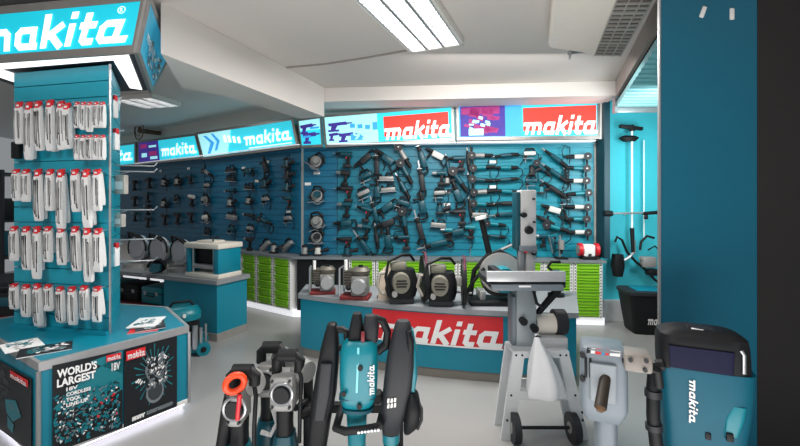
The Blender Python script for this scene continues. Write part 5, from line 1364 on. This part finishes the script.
# ------------------------------------------------------------------ teal machine with black hood at right
VY = 1.95; vs_ = VY/F
def vw(px, py, dy=0.0): v = W(px, py, VY); return Vector((v.x, VY+dy, v.z))
def vsec(lst, dy=0.0): return [(vw(px, 0).x, VY+dy+.1, vw(0, py).z, wd/2*vs_, dp*.6) for (px, py, wd, dp) in lst]
t = thing('dust_extractor', 'tall teal machine with black hood and white upright lettering before the pillar', 'dust extractor', (vw(707, 0).x, VY, 0))
bd3 = part('body', MB().loft(vsec([(707, 560, 70, .14), (707, 500, 72, .15), (707, 446, 74, .16), (708, 420, 80, .17), (708, 395, 86, .18), (708, 372, 88, .18)]), p=4.5, n=32), TEALP if False else mat('deep_teal_plastic', srgb(2, 84, 104), .5, spec=.3), t, True)
hood = part('hood', MB().loft(vsec([(706, 374, 84, .175), (705.5, 360, 84, .185), (705, 346, 83, .185), (705, 339, 80, .18), (705.5, 335, 66, .15), (706, 332.5, 50, .11)]), p=5, n=32), BLK, t, True)
part('hood_window', MB().loft(vsec([(701, 371, 56, .012), (701, 349, 58, .012)], -.112), p=8, n=32), mat('dark_blue_window', srgb(14, 16, 48), .45, spec=.2), hood, True)
part('hood_handle', MB().hexa([vw(692, 330, .05), vw(722, 333, .05), vw(722, 338, .04), vw(691, 335, .04)], [p+Vector((0, .08, 0)) for p in (vw(692, 330, .05), vw(722, 333, .05), vw(722, 338, .04), vw(691, 335, .04))]), BLK2, hood, True)
part('white_stripe', MB().hexa([vw(695, 331.5, .038), vw(720, 333.8, .038), vw(720, 335.5, .034), vw(695, 333.3, .034)], [p+Vector((0, .03, 0)) for p in (vw(695, 331.5, .038), vw(720, 333.8, .038), vw(720, 335.5, .034), vw(695, 333.3, .034))]), PAPER, hood, True, smooth=False)
part('chrome_strip', MB().tube([vw(735.5, 346, -.01), vw(738, 350, -.012), vw(738, 368, -.012)], .008), SIL, hood, True)
q = Quad(vw(690, 382, -.186), vw(690, 424, -.178), vw(697.5, 424, -.178), vw(697.5, 382, -.186))
q = Quad(vw(698.5, 381, -.010), vw(698.5, 425, -.006), vw(690.5, 425, -.006), vw(690.5, 381, -.010)); q.n = Vector((0, -1, 0))
part('lettering', brand(q, .006), PAPER, bd3, True, recalc=False, smooth=False)
part('clip', MB().loft(vsec([(728, 432, 12, .02), (731, 415, 16, .03), (735, 402, 12, .02)], -.095), p=3), TOOLT, bd3, True)
part('clip_slot', MB().box(vw(726, 432, -.006), (.03, .03, .04), bev=.005), BLK, bd3, True)
part('clip_slot', MB().box(vw(708, 436, .008), (.025, .03, .035), bev=.005), BLK, bd3, True)
part('side_latch', MB().tube([vw(740, 372, .02), vw(749, 380, .06), vw(749, 395, .06), vw(740, 408, .02)], .014), TOOLTD, bd3, True)
part('base', MB().box((vw(707, 0).x, VY+.1, .09), (.38, .24, .1), bev=.02), BLK2, t, True)
for s in (-1, 1):
    for d2 in (-1, 1):
        c = Vector((vw(707, 0).x+s*.15, VY+.1+d2*.09, .035)); part('castor', MB().cyl(c-Vector((.015, 0, 0)), c+Vector((.015, 0, 0)), .035), BLK, t, True)
part('side_hose', MB().tube([vw(660, 372, .02), vw(657, 395, -.02), vw(657, 425, -.02), vw(660, 455, -.02), vw(668, 490, -.02), vw(676, 505, 0)], .034, n=10), BLK, t, True)
part('hose_collar', MB().cyl(vw(657, 397, -.02), vw(657, 404, -.02), .042), BLK2, t, True); part('hose_collar', MB().cyl(vw(657.5, 432, -.02), vw(658, 438, -.02), .042), BLK2, t, True)
part('hose_link', MB().tube([vw(661, 374, .02), vw(668, 372, .02)], .03), BLK, t, True)
t.rotation_euler = (0, 0, -.42); t.scale = (.93, .93, 1)
